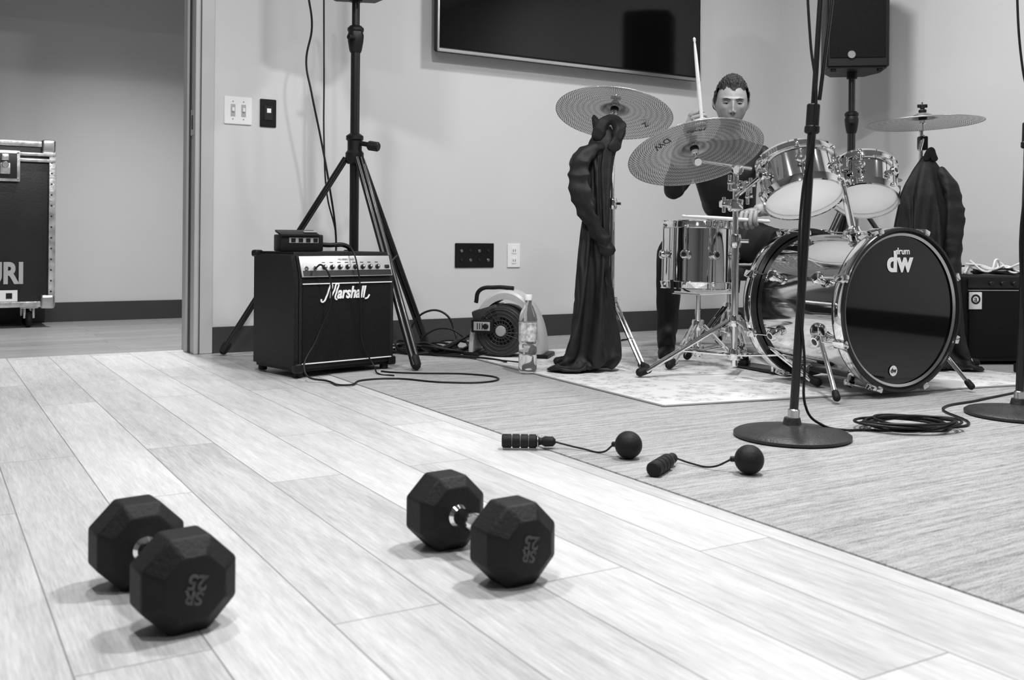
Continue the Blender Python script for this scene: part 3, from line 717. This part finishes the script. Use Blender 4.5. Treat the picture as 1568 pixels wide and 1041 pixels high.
# --- tall chrome drum on basket stand
kit=E('snare_drum',(.731,3.90,.0))
drum('x',(.731,3.90,.325),(0.02,.03,1),.135,.235,8,kit,off=.25)
tripod(kit,(.731,3.90),[(.60,3.77),(.90,3.84),(.72,4.07)],.17,zf)
rod('basket_post',(.731,3.90,.2),(.731,3.90,.295),.011,CHROME,kit)
for k in range(3):
    a=math.radians(100+k*120); d=V((math.cos(a),math.sin(a),0)); c1=V((.731,3.90,.29))
    rod('basket_arm',c1,c1+d*.152+V((0,0,.012)),.006,CHROME,kit); rod('basket_hook',c1+d*.152+V((0,0,.010)),c1+d*.156+V((0,0,.06)),.007,BLKR,kit)
# --- main cymbal / tom stand with boom
def armjoint(p,r=.018,m=CHROME):
    lathe('wing_joint',[(0,-.018),(r*.8,-.018),(r,-.012),(r,.012),(r*.8,.018),(0,.018)],frame(p,(0,1,.2)),m,kit,seg=18)
C=(.812,3.62)
kit=E('cymbal_stand',(C[0],C[1],0))
tripod(kit,C,[(.462,3.555),(1.03,3.345),(.93,3.93)],.21,zf,r=.009)
rod('stand_tube_lower',(C[0],C[1],.2),(C[0],C[1],.50),.0135,CHROME,kit); rod('stand_tube_upper',(C[0],C[1],.48),(C[0],C[1],.775),.0105,CHROME,kit)
lathe('height_lock',[(0,-.025),(.018,-.025),(.021,-.015),(.021,.015),(.018,.025),(0,.025)],Matrix.Translation((C[0],C[1],.50)),CHROME,kit)
rod('height_wing',(C[0],C[1],.50),(C[0]+.045,C[1]-.02,.50),.007,CHROME,kit)
box('multi_clamp',(.05,.05,.045),(C[0],C[1],.63),CHROME,kit,I4,.010,3); box('multi_clamp_jaw',(.035,.06,.03),(C[0]-.04,C[1]-.01,.635),CHROME,kit,I4,.008,3)
box('multi_clamp_upper',(.045,.05,.04),(C[0],C[1],.70),CHROME,kit,I4,.010,3)
for dx,dz in ((-.05,.63),(.035,.66),(-.03,.71),(.045,.70)):
    rod('clamp_bolt',(C[0]+dx,C[1]-.035,dz+.028),(C[0]+dx,C[1]-.035,dz-.028),.0065,CHROME,kit); rod('wing_bolt',(C[0]+dx,C[1]-.02,dz),(C[0]+dx,C[1]-.062,dz),.006,CHROME,kit)
    box('wing_tab',(.026,.005,.012),(C[0]+dx,C[1]-.060,dz),CHROME,kit,I4,.002)
rod('tom_side_arm',(C[0],C[1],.66),tuple(t1o+t1z*.08+V((-.13,.02,0))),.0075,CHROME,kit)
armjoint(V((C[0],C[1]-.015,.76)),.022); armjoint(V((C[0]+.03,C[1]-.03,.70)),.018)
n2=V((-.13,.40,.90)).normalized(); c2=V((.648,3.55,.826))
rod('boom_arm',(C[0]+.06,C[1]+.02,.765),tuple(c2-n2*.045),.007,CHROME,kit); armjoint(c2-n2*.05,.016)
cymbal(c2,n2,.241,kit,logo=[(215,.042,'DW'),(262,.026,'studio')])
C1=(.385,3.85); n1=V((.13,.31,.94)).normalized(); c1=V((.387,3.80,.997))
kit=E('cymbal_stand',(C1[0],C1[1],0))
tripod(kit,C1,[(.50,3.67),(.18,3.86),(.44,4.10)],.26,zf)
rod('stand_tube_lower',(C1[0],C1[1],.25),(C1[0],C1[1],.64),.0125,CHROME,kit); rod('stand_tube_upper',(C1[0],C1[1],.62),(C1[0],C1[1],.93),.0095,CHROME,kit)
lathe('height_lock',[(0,-.022),(.017,-.022),(.02,-.012),(.02,.012),(.017,.022),(0,.022)],Matrix.Translation((C1[0],C1[1],.64)),CHROME,kit)
rod('lock_wing',(C1[0],C1[1],.64),(C1[0]+.035,C1[1]-.01,.64),.006,CHROME,kit)
rod('cymbal_tilter',(C1[0],C1[1],.92),tuple(c1-n1*.03),.008,CHROME,kit)
cymbal(c1,n1,.223,kit,logo=[(30,.040,'Z')])
C3=(1.609,3.92); n3=V((-.03,.03,1)).normalized(); c3=V((1.605,3.90,.985))
kit=E('cymbal_stand',(C3[0],C3[1],0))
tripod(kit,C3,[(1.50,3.74),(1.84,3.94),(1.55,4.14)],.26,zf)
rod('stand_tube_lower',(C3[0],C3[1],.25),(C3[0],C3[1],.64),.0125,CHROME,kit); rod('stand_tube_upper',(C3[0],C3[1],.62),(C3[0],C3[1],.94),.0095,CHROME,kit)
box('boom_clamp',(.03,.04,.055),(C3[0],C3[1]-.01,.89),BLK,kit,I4,.007,3); rod('boom_stub',(C3[0]-.02,C3[1]-.03,.86),(C3[0]+.0,C3[1]-.02,.92),.008,CHROME,kit)
cymbal(c3,n3,.223,kit)
hh=V((1.345,3.89,.755)); kit=E('hi_hat',(hh.x,hh.y,0)); tripod(kit,(hh.x,hh.y),[(1.27,3.76),(1.42,4.06),(1.22,4.0)],.2,zf)
rod('hihat_tube',(hh.x,hh.y,.2),(hh.x,hh.y,.68),.0115,CHROME,kit); rod('hihat_rod',(hh.x,hh.y,.66),(hh.x,hh.y,.86),.0035,CHROME,kit)
cymbal(hh,(0,.05,1),.165,kit); 
pd=BC-nb*.10; kit=E('bass_drum_pedal',pd)
box('pedal_board',(.09,.27,.012),(0,0,0),STEEL,kit,frame((pd.x-nb.x*.08,pd.y-nb.y*.08,.055),(0,.0,1),xr)@Matrix.Rotation(math.radians(12),4,'X'),.004)
box('pedal_base',(.10,.30,.010),(0,0,0),DMET,kit,frame((pd.x-nb.x*.08,pd.y-nb.y*.08,.018),(0,0,1),xr),.003)
for s in (-1,1): rod('pedal_upright',pd+xr*.05*s+V((0,0,.02-pd.z)),pd+xr*.05*s+V((0,0,.20-pd.z)),.008,CHROME,kit)
th=E('drum_throne',(.99,4.54,0))
lathe('seat',[(0,.385),(.14,.388),(.158,.380),(.165,.365),(.163,.335),(.15,.325),(0,.325)],Matrix.Translation((.99,4.54,0)),CLOTH,th,seg=48)
tripod(th,(.99,4.54),[(.80,4.42),(1.18,4.42),(.99,4.76)],.20,.012,r=.009); rod('seat_post',(.99,4.54,.2),(.99,4.54,.33),.013,CHROME,th)
# ------------------------------------------------------------------ draped jackets (simulated cloth bodies + sleeves and hoods)
def jacket(name,me,loc,sleeves):
    e=E(name,loc)
    me.name='cloth_body'; me.materials.clear(); me.materials.append(CLOTH)
    me.polygons.foreach_set('use_smooth',[True]*len(me.polygons))
    o=put(bpy.data.objects.new('cloth_body',me),e)
    sb=o.modifiers.new('s','SUBSURF'); sb.levels=1; sb.render_levels=1
    so=o.modifiers.new('t','SOLIDIFY'); so.thickness=.003; so.offset=1
    for nm,pts,rad in sleeves: sweep(nm,pts,rad,CLOTH,e,seg=40,per=14,flat=.55,wr=.34,x0=(1,0,0))
jacket('draped_jacket',SIM[0],(.33,3.73,0),[
 ('sleeve_bent',[(.320,3.70,.850),(.285,3.680,.835),(.248,3.67,.795),(.238,3.665,.735),(.252,3.655,.665),(.282,3.650,.590),(.318,3.650,.525),(.345,3.655,.480)],[.026,.036,.042,.044,.042,.038,.034,.026]),
 ('sleeve_cuff',[(.342,3.655,.490),(.352,3.655,.465)],[.029,.031]),
 ('hood_bunch',[(.318,3.70,.885),(.335,3.69,.925),(.362,3.695,.945),(.388,3.70,.930),(.392,3.70,.885),(.370,3.70,.845)],[.024,.024,.020,.026,.026,.022]),
 ('hood_peak',[(.318,3.70,.920),(.305,3.695,.945),(.300,3.69,.958)],[.020,.013,.006]),
 ('collar_fold',[(.385,3.69,.945),(.405,3.69,.925),(.398,3.69,.880)],[.008,.016,.012])])
jacket('draped_jacket',SIM[1],(1.606,3.86,0),[
 ('sleeve_right',[(1.640,3.80,.775),(1.665,3.785,.71),(1.682,3.775,.60),(1.680,3.775,.46),(1.672,3.78,.33)],[.020,.030,.032,.030,.026]),
 ('collar_fold',[(1.592,3.835,.825),(1.606,3.830,.850),(1.625,3.835,.822)],[.012,.016,.012])])
# ------------------------------------------------------------------ bass amp right
bx=V((1.83,4.05,0)); ba=math.radians(6)
MBs=Matrix.Translation((bx.x,bx.y,0))@Matrix.Rotation(ba,4,'Z')
b2=E('bass_amplifier',bx)
box('cabinet',(.52,.34,.350),(.26,.17,.192),TOLEX,b2,MBs,.012,3)
box('grille',(.46,.01,.27),(.26,-.002,.17),GRILLE,b2,MBs,.004)
box('piping_top',(.47,.006,.003),(.26,-.006,.308),SILV,b2,MBs)
box('control_strip',(.47,.008,.036),(.26,-.002,.336),KNOB,b2,MBs,.002)
box('logo_plate',(.055,.006,.070),(.055,-.008,.266),PLW,b2,MBs,.002)
lathe('logo_disc',[(.013,.001),(.020,.001)],MBs@Matrix.Translation((.055,-.0115,.272))@Matrix.Rotation(math.radians(90),4,'X'),PLB,b2,seg=30)
text('logo_letter','a',.034,MBs@Matrix.Translation((.055,-.0118,.273))@Matrix.Rotation(math.radians(90),4,'X'),PLB,b2,.0005)
for x in (.04,.48):
    for y in (.04,.3): rod('foot',MBs@V((x,y,.003)),MBs@V((x,y,.022)),.016,BLKR,b2)
for i in range(6): rod('knob',MBs@V((.12+i*.05,-.006,.336)),MBs@V((.12+i*.05,-.02,.336)),.009,KNOB,b2)
pc=E('coiled_patch_cables',MBs@V((.2,.15,.373)))
pts=[]
for i in range(40):
    a=i*.9; pts.append(MBs@V((.20+.13*math.cos(a)+.03*math.sin(i*.3),.13+.07*math.sin(a),.374+.055*abs(noise.noise(V((i*.4,2,2)))))))
tube('dark_lead',pts,.004,BLK,pc)
for q in range(3):
    pts=[MBs@V((.04+.05*k+.02*q,.05+.03*math.sin(k*2.1+q),.374+(.035+.012*q)*abs(math.sin(k*1.3+q)))) for k in range(8)]
    tube('white_lead',pts,.0045,PLW,pc)
box('small_tuner',(.07,.05,.03),(.06,.10,.385),PLW,pc,MBs,.005)
ps=E('power_strip',(2.02,3.78,.01)); PS=Matrix.Translation((2.02,3.78,.004))@Matrix.Rotation(math.radians(-50),4,'Z')
box('strip_body',(.20,.05,.035),(0,0,.018),BLK,ps,PS,.006)
for k in range(4): box('strip_socket',(.024,.03,.004),(-.07+k*.045,0,.036),LGRAY if k%2 else KNOB,ps,PS,.001)
box('plug',(.03,.03,.04),(-.07,0,.056),PLW,ps,PS,.006)
# ------------------------------------------------------------------ flight case in hall
cf=V((-2.48,5.40,0)); MC=Matrix.Translation(cf)@RM
fc=E('flight_case',cf)
CW,CD,CZ0,CZ1=.95,.31,.115,1.00; ch=CZ1-CZ0
box('panels',(CW-.02,CD-.02,ch-.02),(-CW/2,CD/2,(CZ0+CZ1)/2),CASEP,fc,MC,.004)
for z in (CZ0,CZ1):
    for y in (0,CD): box('edge_rail',(CW,.030,.030),(-CW/2,y+(.012 if y==0 else -.012),z+(.012 if z==CZ0 else -.012)),ALU,fc,MC,.003)
for x in (0,-CW):
    for y in (0,CD): box('edge_post',(.034,.034,ch),(x+(-.014 if x==0 else .014),y+(.012 if y==0 else -.012),(CZ0+CZ1)/2),ALU,fc,MC,.003)
for zz in (.90,.932): box('lid_rail',(CW,.012,.018),(-CW/2,-.006,zz),ALU,fc,MC,.003)
for x in (-.022,-CW+.022):
    for z in (CZ0+.024,CZ1-.024): box('corner_bracket',(.075,.05,.075),(x-(.012 if x>-.5 else -.012),.016,z),STEEL,fc,MC,.018,4)
for x in (-.245,-.72):
    box('latch_dish',(.145,.008,.165),(x,-.010,.865),ALU,fc,MC,.004); box('latch_recess',(.115,.004,.135),(x,-.014,.865),KNOB,fc,MC,.003)
    box('latch_body',(.05,.02,.06),(x,-.02,.85),ALU,fc,MC,.006); rod('latch_turn',MC@V((x,-.03,.87)),MC@V((x,-.035,.87)),.018,STEEL,fc)
    box('latch_hook',(.035,.016,.035),(x,-.02,.91),ALU,fc,MC,.004)
    for k in (-.063,.063):
        for q in (-.07,.07): rod('rivet',MC@V((x+k,-.014,.865+q)),MC@V((x+k,-.018,.865+q)),.006,STEEL,fc,seg=10)
for k in range(13): rod('edge_rivet',MC@V((-.018,-.003,CZ0+.08+k*.058)),MC@V((-.018,-.007,CZ0+.08+k*.058)),.005,KNOB,fc,seg=10)
text('stencil','MERCURI',.155,MC@Matrix.Translation((-.400,-.004,.29))@Matrix.Rotation(math.radians(90),4,'X'),mat('stencil_paint',.40,.6),fc,.0006,bold=.006,sx=.78)
box('shipping_label',(.14,.003,.06),(-.25,-.004,.175),PLW,fc,MC)
box('label_print',(.03,.001,.03),(-.22,-.006,.175),PLB,fc,MC)
for x in (-.12,-CW+.12):
    for y in (.06,CD-.06):
        box('caster_plate',(.09,.08,.008),(x,y,.108),STEEL,fc,MC,.002); box('caster_fork',(.012,.05,.06),(x-.022,y,.08),STEEL,fc,MC,.003); box('caster_fork',(.012,.05,.06),(x+.022,y,.08),STEEL,fc,MC,.003)
        rod('caster_wheel',MC@V((x-.015,y,.046)),MC@V((x+.015,y,.046)),.046,BLKR,fc,seg=28)
# ------------------------------------------------------------------ drummer
dr=E('drummer',(.97,4.45,0))
sk=[((.99,4.52,.510),.135),((.985,4.51,.62),.125),((.965,4.46,.76),.138),((.953,4.42,.860),.110),((.950,4.385,.950),.058),((.949,4.360,1.03),.054),
 ((.800,4.41,.875),.062),((.672,4.21,.70),.046),((.708,4.055,.935),.029),
 ((1.100,4.41,.875),.062),((1.20,4.25,.66),.046),((.995,4.08,.625),.029),
 ((.895,4.47,.485),.092),((.665,4.17,.470),.066),((.650,4.15,.125),.044),((.630,4.04,.050),.036),
 ((1.085,4.47,.485),.092),((1.20,4.12,.470),.066),((1.13,4.03,.130),.044),((1.09,3.92,.080),.036),
 ((.730,4.30,.78),.053),((1.165,4.32,.76),.053),((.690,4.135,.815),.039),((1.10,4.165,.645),.040)]
ed=[(0,1),(1,2),(2,3),(3,4),(4,5),(3,6),(6,20),(20,7),(7,22),(22,8),(3,9),(9,21),(21,10),(10,23),(23,11),(0,12),(12,13),(13,14),(14,15),(0,16),(16,17),(17,18),(18,19)]
me=bpy.data.meshes.new('body'); me.from_pydata([v[0] for v in sk],ed,[]); body=bpy.data.objects.new('body_skeleton',me); scene.collection.objects.link(body)
body.modifiers.new('skin','SKIN'); 
for i,v in enumerate(sk):
    d=me.skin_vertices[0].data[i]; d.radius=(v[1],v[1]); d.use_root=(i==0)
ss=body.modifiers.new('sub','SUBSURF'); ss.levels=3; ss.render_levels=3
bpy.context.view_layer.update()
dg=bpy.context.evaluated_depsgraph_get(); m2=bpy.data.meshes.new_from_object(body.evaluated_get(dg)); bpy.data.objects.remove(body)
m2.materials.clear()
PANT=mat('dark_trousers',.008,.85,bmp=.4,bs=100,var=.3)
for mm in (CLOTH,SKIN,PANT,BLKR): m2.materials.append(mm)
lab={(4,5):1,(22,8):1,(23,11):1,(10,23):1,(0,12):2,(12,13):2,(13,14):2,(14,15):3,(0,16):2,(16,17):2,(17,18):2,(18,19):3}
P3=[V(v[0]) for v in sk]
for p in m2.polygons:
    c=p.center; best=9;bl=0
    for (a,b) in ed:
        A_,B_=P3[a],P3[b]; t=max(0,min(1,(c-A_).dot(B_-A_)/(B_-A_).length_squared)); d=(c-(A_+(B_-A_)*t)).length-(sk[a][1]*(1-t)+sk[b][1]*t)
        if d<best: best=d; bl=lab.get((a,b),0)
    p.material_index=bl; p.use_smooth=True
for v in m2.vertices:
    v.co+=v.normal*(noise.noise(v.co*14)*.005+(.006*noise.noise(V((v.co.x*30,v.co.y*30,v.co.z*12))) if v.co.z<.9 else 0))
put(bpy.data.objects.new('body',m2),dr)
for nm,a,b in (('shoe_right',V((.655,4.17,.046)),V((.615,3.98,.040))),('shoe_left',V((1.135,4.05,.080)),V((1.085,3.86,.070)))):
    sweep(nm,[a,a.lerp(b,.5)+V((0,0,.004)),b],[.036,.038,.028],BLKR,dr,seg=24,flat=.8)
    sweep(nm+'_sole',[a+V((0,0,-.024)),b+V((0,0,-.018))],[.036,.031],PLW,dr,seg=24,flat=.25,x0=(1,0,0))
# head
HM=Matrix.Translation((.949,4.33,1.096))@Matrix.Rotation(math.radians(-8),4,'Z')@Matrix.Rotation(math.radians(12),4,'X')@Matrix.Rotation(math.radians(2),4,'Y')@Matrix.Scale(.94,4)
def sstep(a,b,x):
    t=max(0,min(1,(x-a)/(b-a))); return t*t*(3-2*t)
def headpt(d):
    x,y,z=d.x,d.y,d.z      # front = -y
    px,py,pz=x*.0730,y*.096,z*.120
    t=sstep(0,.85,-z); px*=1-.16*t
    if z<0:
        if y>0: py*=1-.40*t
        else: py=py*(1+.06*t)-.004*t
    if z<-.80: pz=-.096-(pz+.096)*-.65
    if y<0:
        f=min(1,-y*1.25)
        def G(cx,cz,sx_,sz_): return math.exp(-((px-cx)/sx_)**2-((pz-cz)/sz_)**2)
        py-= f*(.021*G(0,-.026,.0085,.011)+.014*G(0,-.010,.0075,.015)+.008*G(0,.010,.0075,.016))   # nose ridge to tip
        py-= f*.008*(G(.0105,-.030,.006,.006)+G(-.0105,-.030,.006,.006))         # nostril wings
        py+= f*.0125*(G(.029,.012,.015,.011)+G(-.029,.012,.015,.011))            # sockets
        py-= f*.007*(G(.026,.031,.022,.006)+G(-.026,.031,.022,.006))             # brow ridge
        py-= f*.006*G(0,-.058,.022,.012)                                        # mouth mound
        py+= f*.005*G(0,-.0585,.021,.0020)                                      # lip line
        py+= f*.004*G(0,-.075,.020,.006)
        py-= f*.009*G(0,-.096,.020,.014)                                        # chin
        py-= f*.006*(G(.044,-.010,.013,.014)+G(-.044,-.010,.013,.014))          # cheekbones
        py+= f*.006*(G(.040,-.045,.012,.020)+G(-.040,-.045,.012,.020))          # cheek hollow
        py+= f*.003*(G(.020,-.040,.003,.014)+G(-.020,-.040,.003,.014))          # smile fold
    return V((px,py,pz))
bm=bmesh.new(); bmesh.ops.create_icosphere(bm,subdivisions=7,radius=1)
for v in bm.verts: v.co=headpt(v.co.normalized())
fin('head',bm,FACE,dr,HM,ang=180)
bm=bmesh.new(); bmesh.ops.create_icosphere(bm,subdivisions=7,radius=1)
dl=[]
for v in bm.verts:
    d=v.co.normalized(); p=headpt(d)
    jag=.05*noise.noise(V((d.x*14,3,d.y*9)))
    if d.y<-.30: lim=.60+jag-.05*math.cos(d.x*9)+.02
    elif d.y<.20: lim=.60-(d.y+.30)*1.5+jag
    else: lim=-.32+jag
    if abs(d.x)>.72 and -.28<d.y<.10: lim=min(lim,.05+(-.4*(d.y+.1)))
    k=sstep(lim-.02,lim+.22,d.z)
    tuft=noise.noise(V((d.x*22,d.y*22,d.z*5)))
    off=.0015+.010*k+.007*k*tuft+.009*k*max(0,d.z-.4)*(1.2-d.y)
    v.co=p+V((p.x,p.y,p.z*1.3)).normalized()*off
    if d.z<lim-.02: dl.append(v)
bmesh.ops.delete(bm,geom=dl,context='VERTS')
fin('hair',bm,HAIR,dr,HM,ang=180)
for s in (-1,1):
    bm=bmesh.new(); bmesh.ops.create_uvsphere(bm,u_segments=20,v_segments=12,radius=.0115); fin('eyeball',bm,EYE,dr,HM@Matrix.Translation((s*.029,-.0710,.010)))
    bm=bmesh.new(); bmesh.ops.create_uvsphere(bm,u_segments=16,v_segments=10,radius=.0056); fin('iris',bm,IRIS,dr,HM@Matrix.Translation((s*.029+.001,-.0780,.0065)))
    sweep('eyelid_upper',[(s*.016,-.080,.0110),(s*.029,-.0830,.0145),(s*.042,-.0760,.0110)],[.0026,.0045,.0026],FACE,dr,M=HM)
    sweep('lash_line',[(s*.018,-.0818,.0088),(s*.029,-.0848,.0106),(s*.041,-.0778,.0082)],[.0010,.0016,.0010],HAIR,dr,M=HM)
    sweep('eyelid_lower',[(s*.017,-.079,.0045),(s*.029,-.0812,.0015),(s*.041,-.0752,.0045)],[.0018,.0028,.0018],FACE,dr,M=HM)
    sweep('eyebrow',[(s*.013,-.0925,.0255),(s*.028,-.0925,.0300),(s*.046,-.079,.026)],[.0024,.0032,.0014],HAIR,dr,M=HM)
    sweep('ear',[(s*.069,.008,-.026),(s*.076,.013,-.012),(s*.081,.020,.010),(s*.079,.016,.024),(s*.073,.006,.023)],[.0055,.0065,.008,.0065,.004],SKIN,dr,M=HM,flat=.6)
    sweep('nostril',[(s*.0055,-.1055,-.0365),(s*.0090,-.1010,-.0365)],[.0020,.0018],IRIS,dr,M=HM)
sweep('mouth_upper',[(-.021,-.0890,-.0575),(0,-.0975,-.0548),(.021,-.0890,-.0575)],[.0010,.0026,.0010],LIP,dr,M=HM)
sweep('mouth_lower',[(-.018,-.0890,-.0615),(0,-.0970,-.0635),(.018,-.0890,-.0615)],[.0012,.0032,.0012],LIP,dr,M=HM)
# hands
def hand(wr,tx,fy,bz,curl,nm,spread=1):
    wr=V(wr); fy=V(fy).normalized(); tx=V(tx); tx=(tx-fy*tx.dot(fy)).normalized(); bz=V(bz); bz=(bz-fy*bz.dot(fy)-tx*bz.dot(tx)).normalized()
    def L(x,y,z): return wr+tx*x+fy*y+bz*z
    bm=bmesh.new(); bmesh.ops.create_cube(bm,size=1)
    for v in bm.verts:
        wd=.078 if v.co.y>0 else .050
        v.co=V((v.co.x*wd,.040+v.co.y*.100,v.co.z*.026))
    bmesh.ops.bevel(bm,geom=list(bm.edges),offset=.011,segments=4,affect='EDGES')
    for v in bm.verts: v.co=L(*v.co)
    fin(nm+'_palm',bm,SKIN,dr,ang=180)
    for i,(x,l) in enumerate(((.029,.92),(.0100,1.0),(-.0100,.94),(-.028,.76))):
        pts=[L(x*.8,.06,0),L(x,.084,0)]; a=0; y,z=.084,0
        for seg_,bend in zip((.044,.027,.021),curl):
            a+=math.radians(bend); y+=seg_*l*math.cos(a); z-=seg_*l*math.sin(a); pts.append(L(x,y,z))
        sweep(nm+'_finger_%d'%(i+1),pts,[.0090,.0094,.0086,.0079,.0066],SKIN,dr,per=4)
    sweep(nm+'_thumb',[L(.018,.022,-.006),L(.040,.042,-.018),L(.044,.066,-.032),L(.032,.080,-.045)],[.013,.0115,.010,.008],SKIN,dr,per=4)
    return L
L=hand((.708,4.055,.940),(-.12,0,1),(.15,-.75,.45),(-1,-.2,0),(72,75,45),'right_hand')
c=L(0,.098,-.030); d=V((-.10,.0,.99)).normalized()
s1=E('drumstick',c); lathe('stick',[(0,0),(.006,.001),(.0075,.006),(.0078,.25),(.0065,.33),(.0042,.375),(.0035,.382),(.0055,.388),(.0055,.396),(0,.402)],frame(c-d*.08,d),WOODS,s1,seg=16)
L=hand((.995,4.08,.625),(-.85,.5,0),(-.5,-.85,-.15),(0,0,1),(60,70,40),'left_hand')
c=L(0,.098,-.026); d=V((-.72,-.25,.03)).normalized()
s2=E('drumstick',c); lathe('stick',[(0,0),(.006,.001),(.0075,.006),(.0078,.25),(.0065,.33),(.0042,.375),(.0035,.382),(.0055,.388),(.0055,.396),(0,.402)],frame(c-d*.10,d),WOODS,s2,seg=16)
# ------------------------------------------------------------------ camera
cd=bpy.data.cameras.new('Camera'); cam=bpy.data.objects.new('Camera',cd); scene.collection.objects.link(cam)
cd.lens=35; cd.sensor_width=36; cd.sensor_fit='HORIZONTAL'; cd.shift_y=-154.5/1568; cd.clip_start=.05
if ZOOM:
    u,v,k=ZOOM; cd.lens=35*k; cd.shift_x=(u-784)/1568*k; cd.shift_y=(366-v)/1568*k
cam.matrix_world=Matrix.Translation((0,0,.5))@Matrix.Rotation(math.radians(90),4,'X')@Matrix.Rotation(math.radians(.5),4,'Z')
cd.dof.use_dof=not ZOOM; cd.dof.focus_distance=3.3; cd.dof.aperture_fstop=7
scene.camera=cam
scene.view_settings.view_transform='Standard'
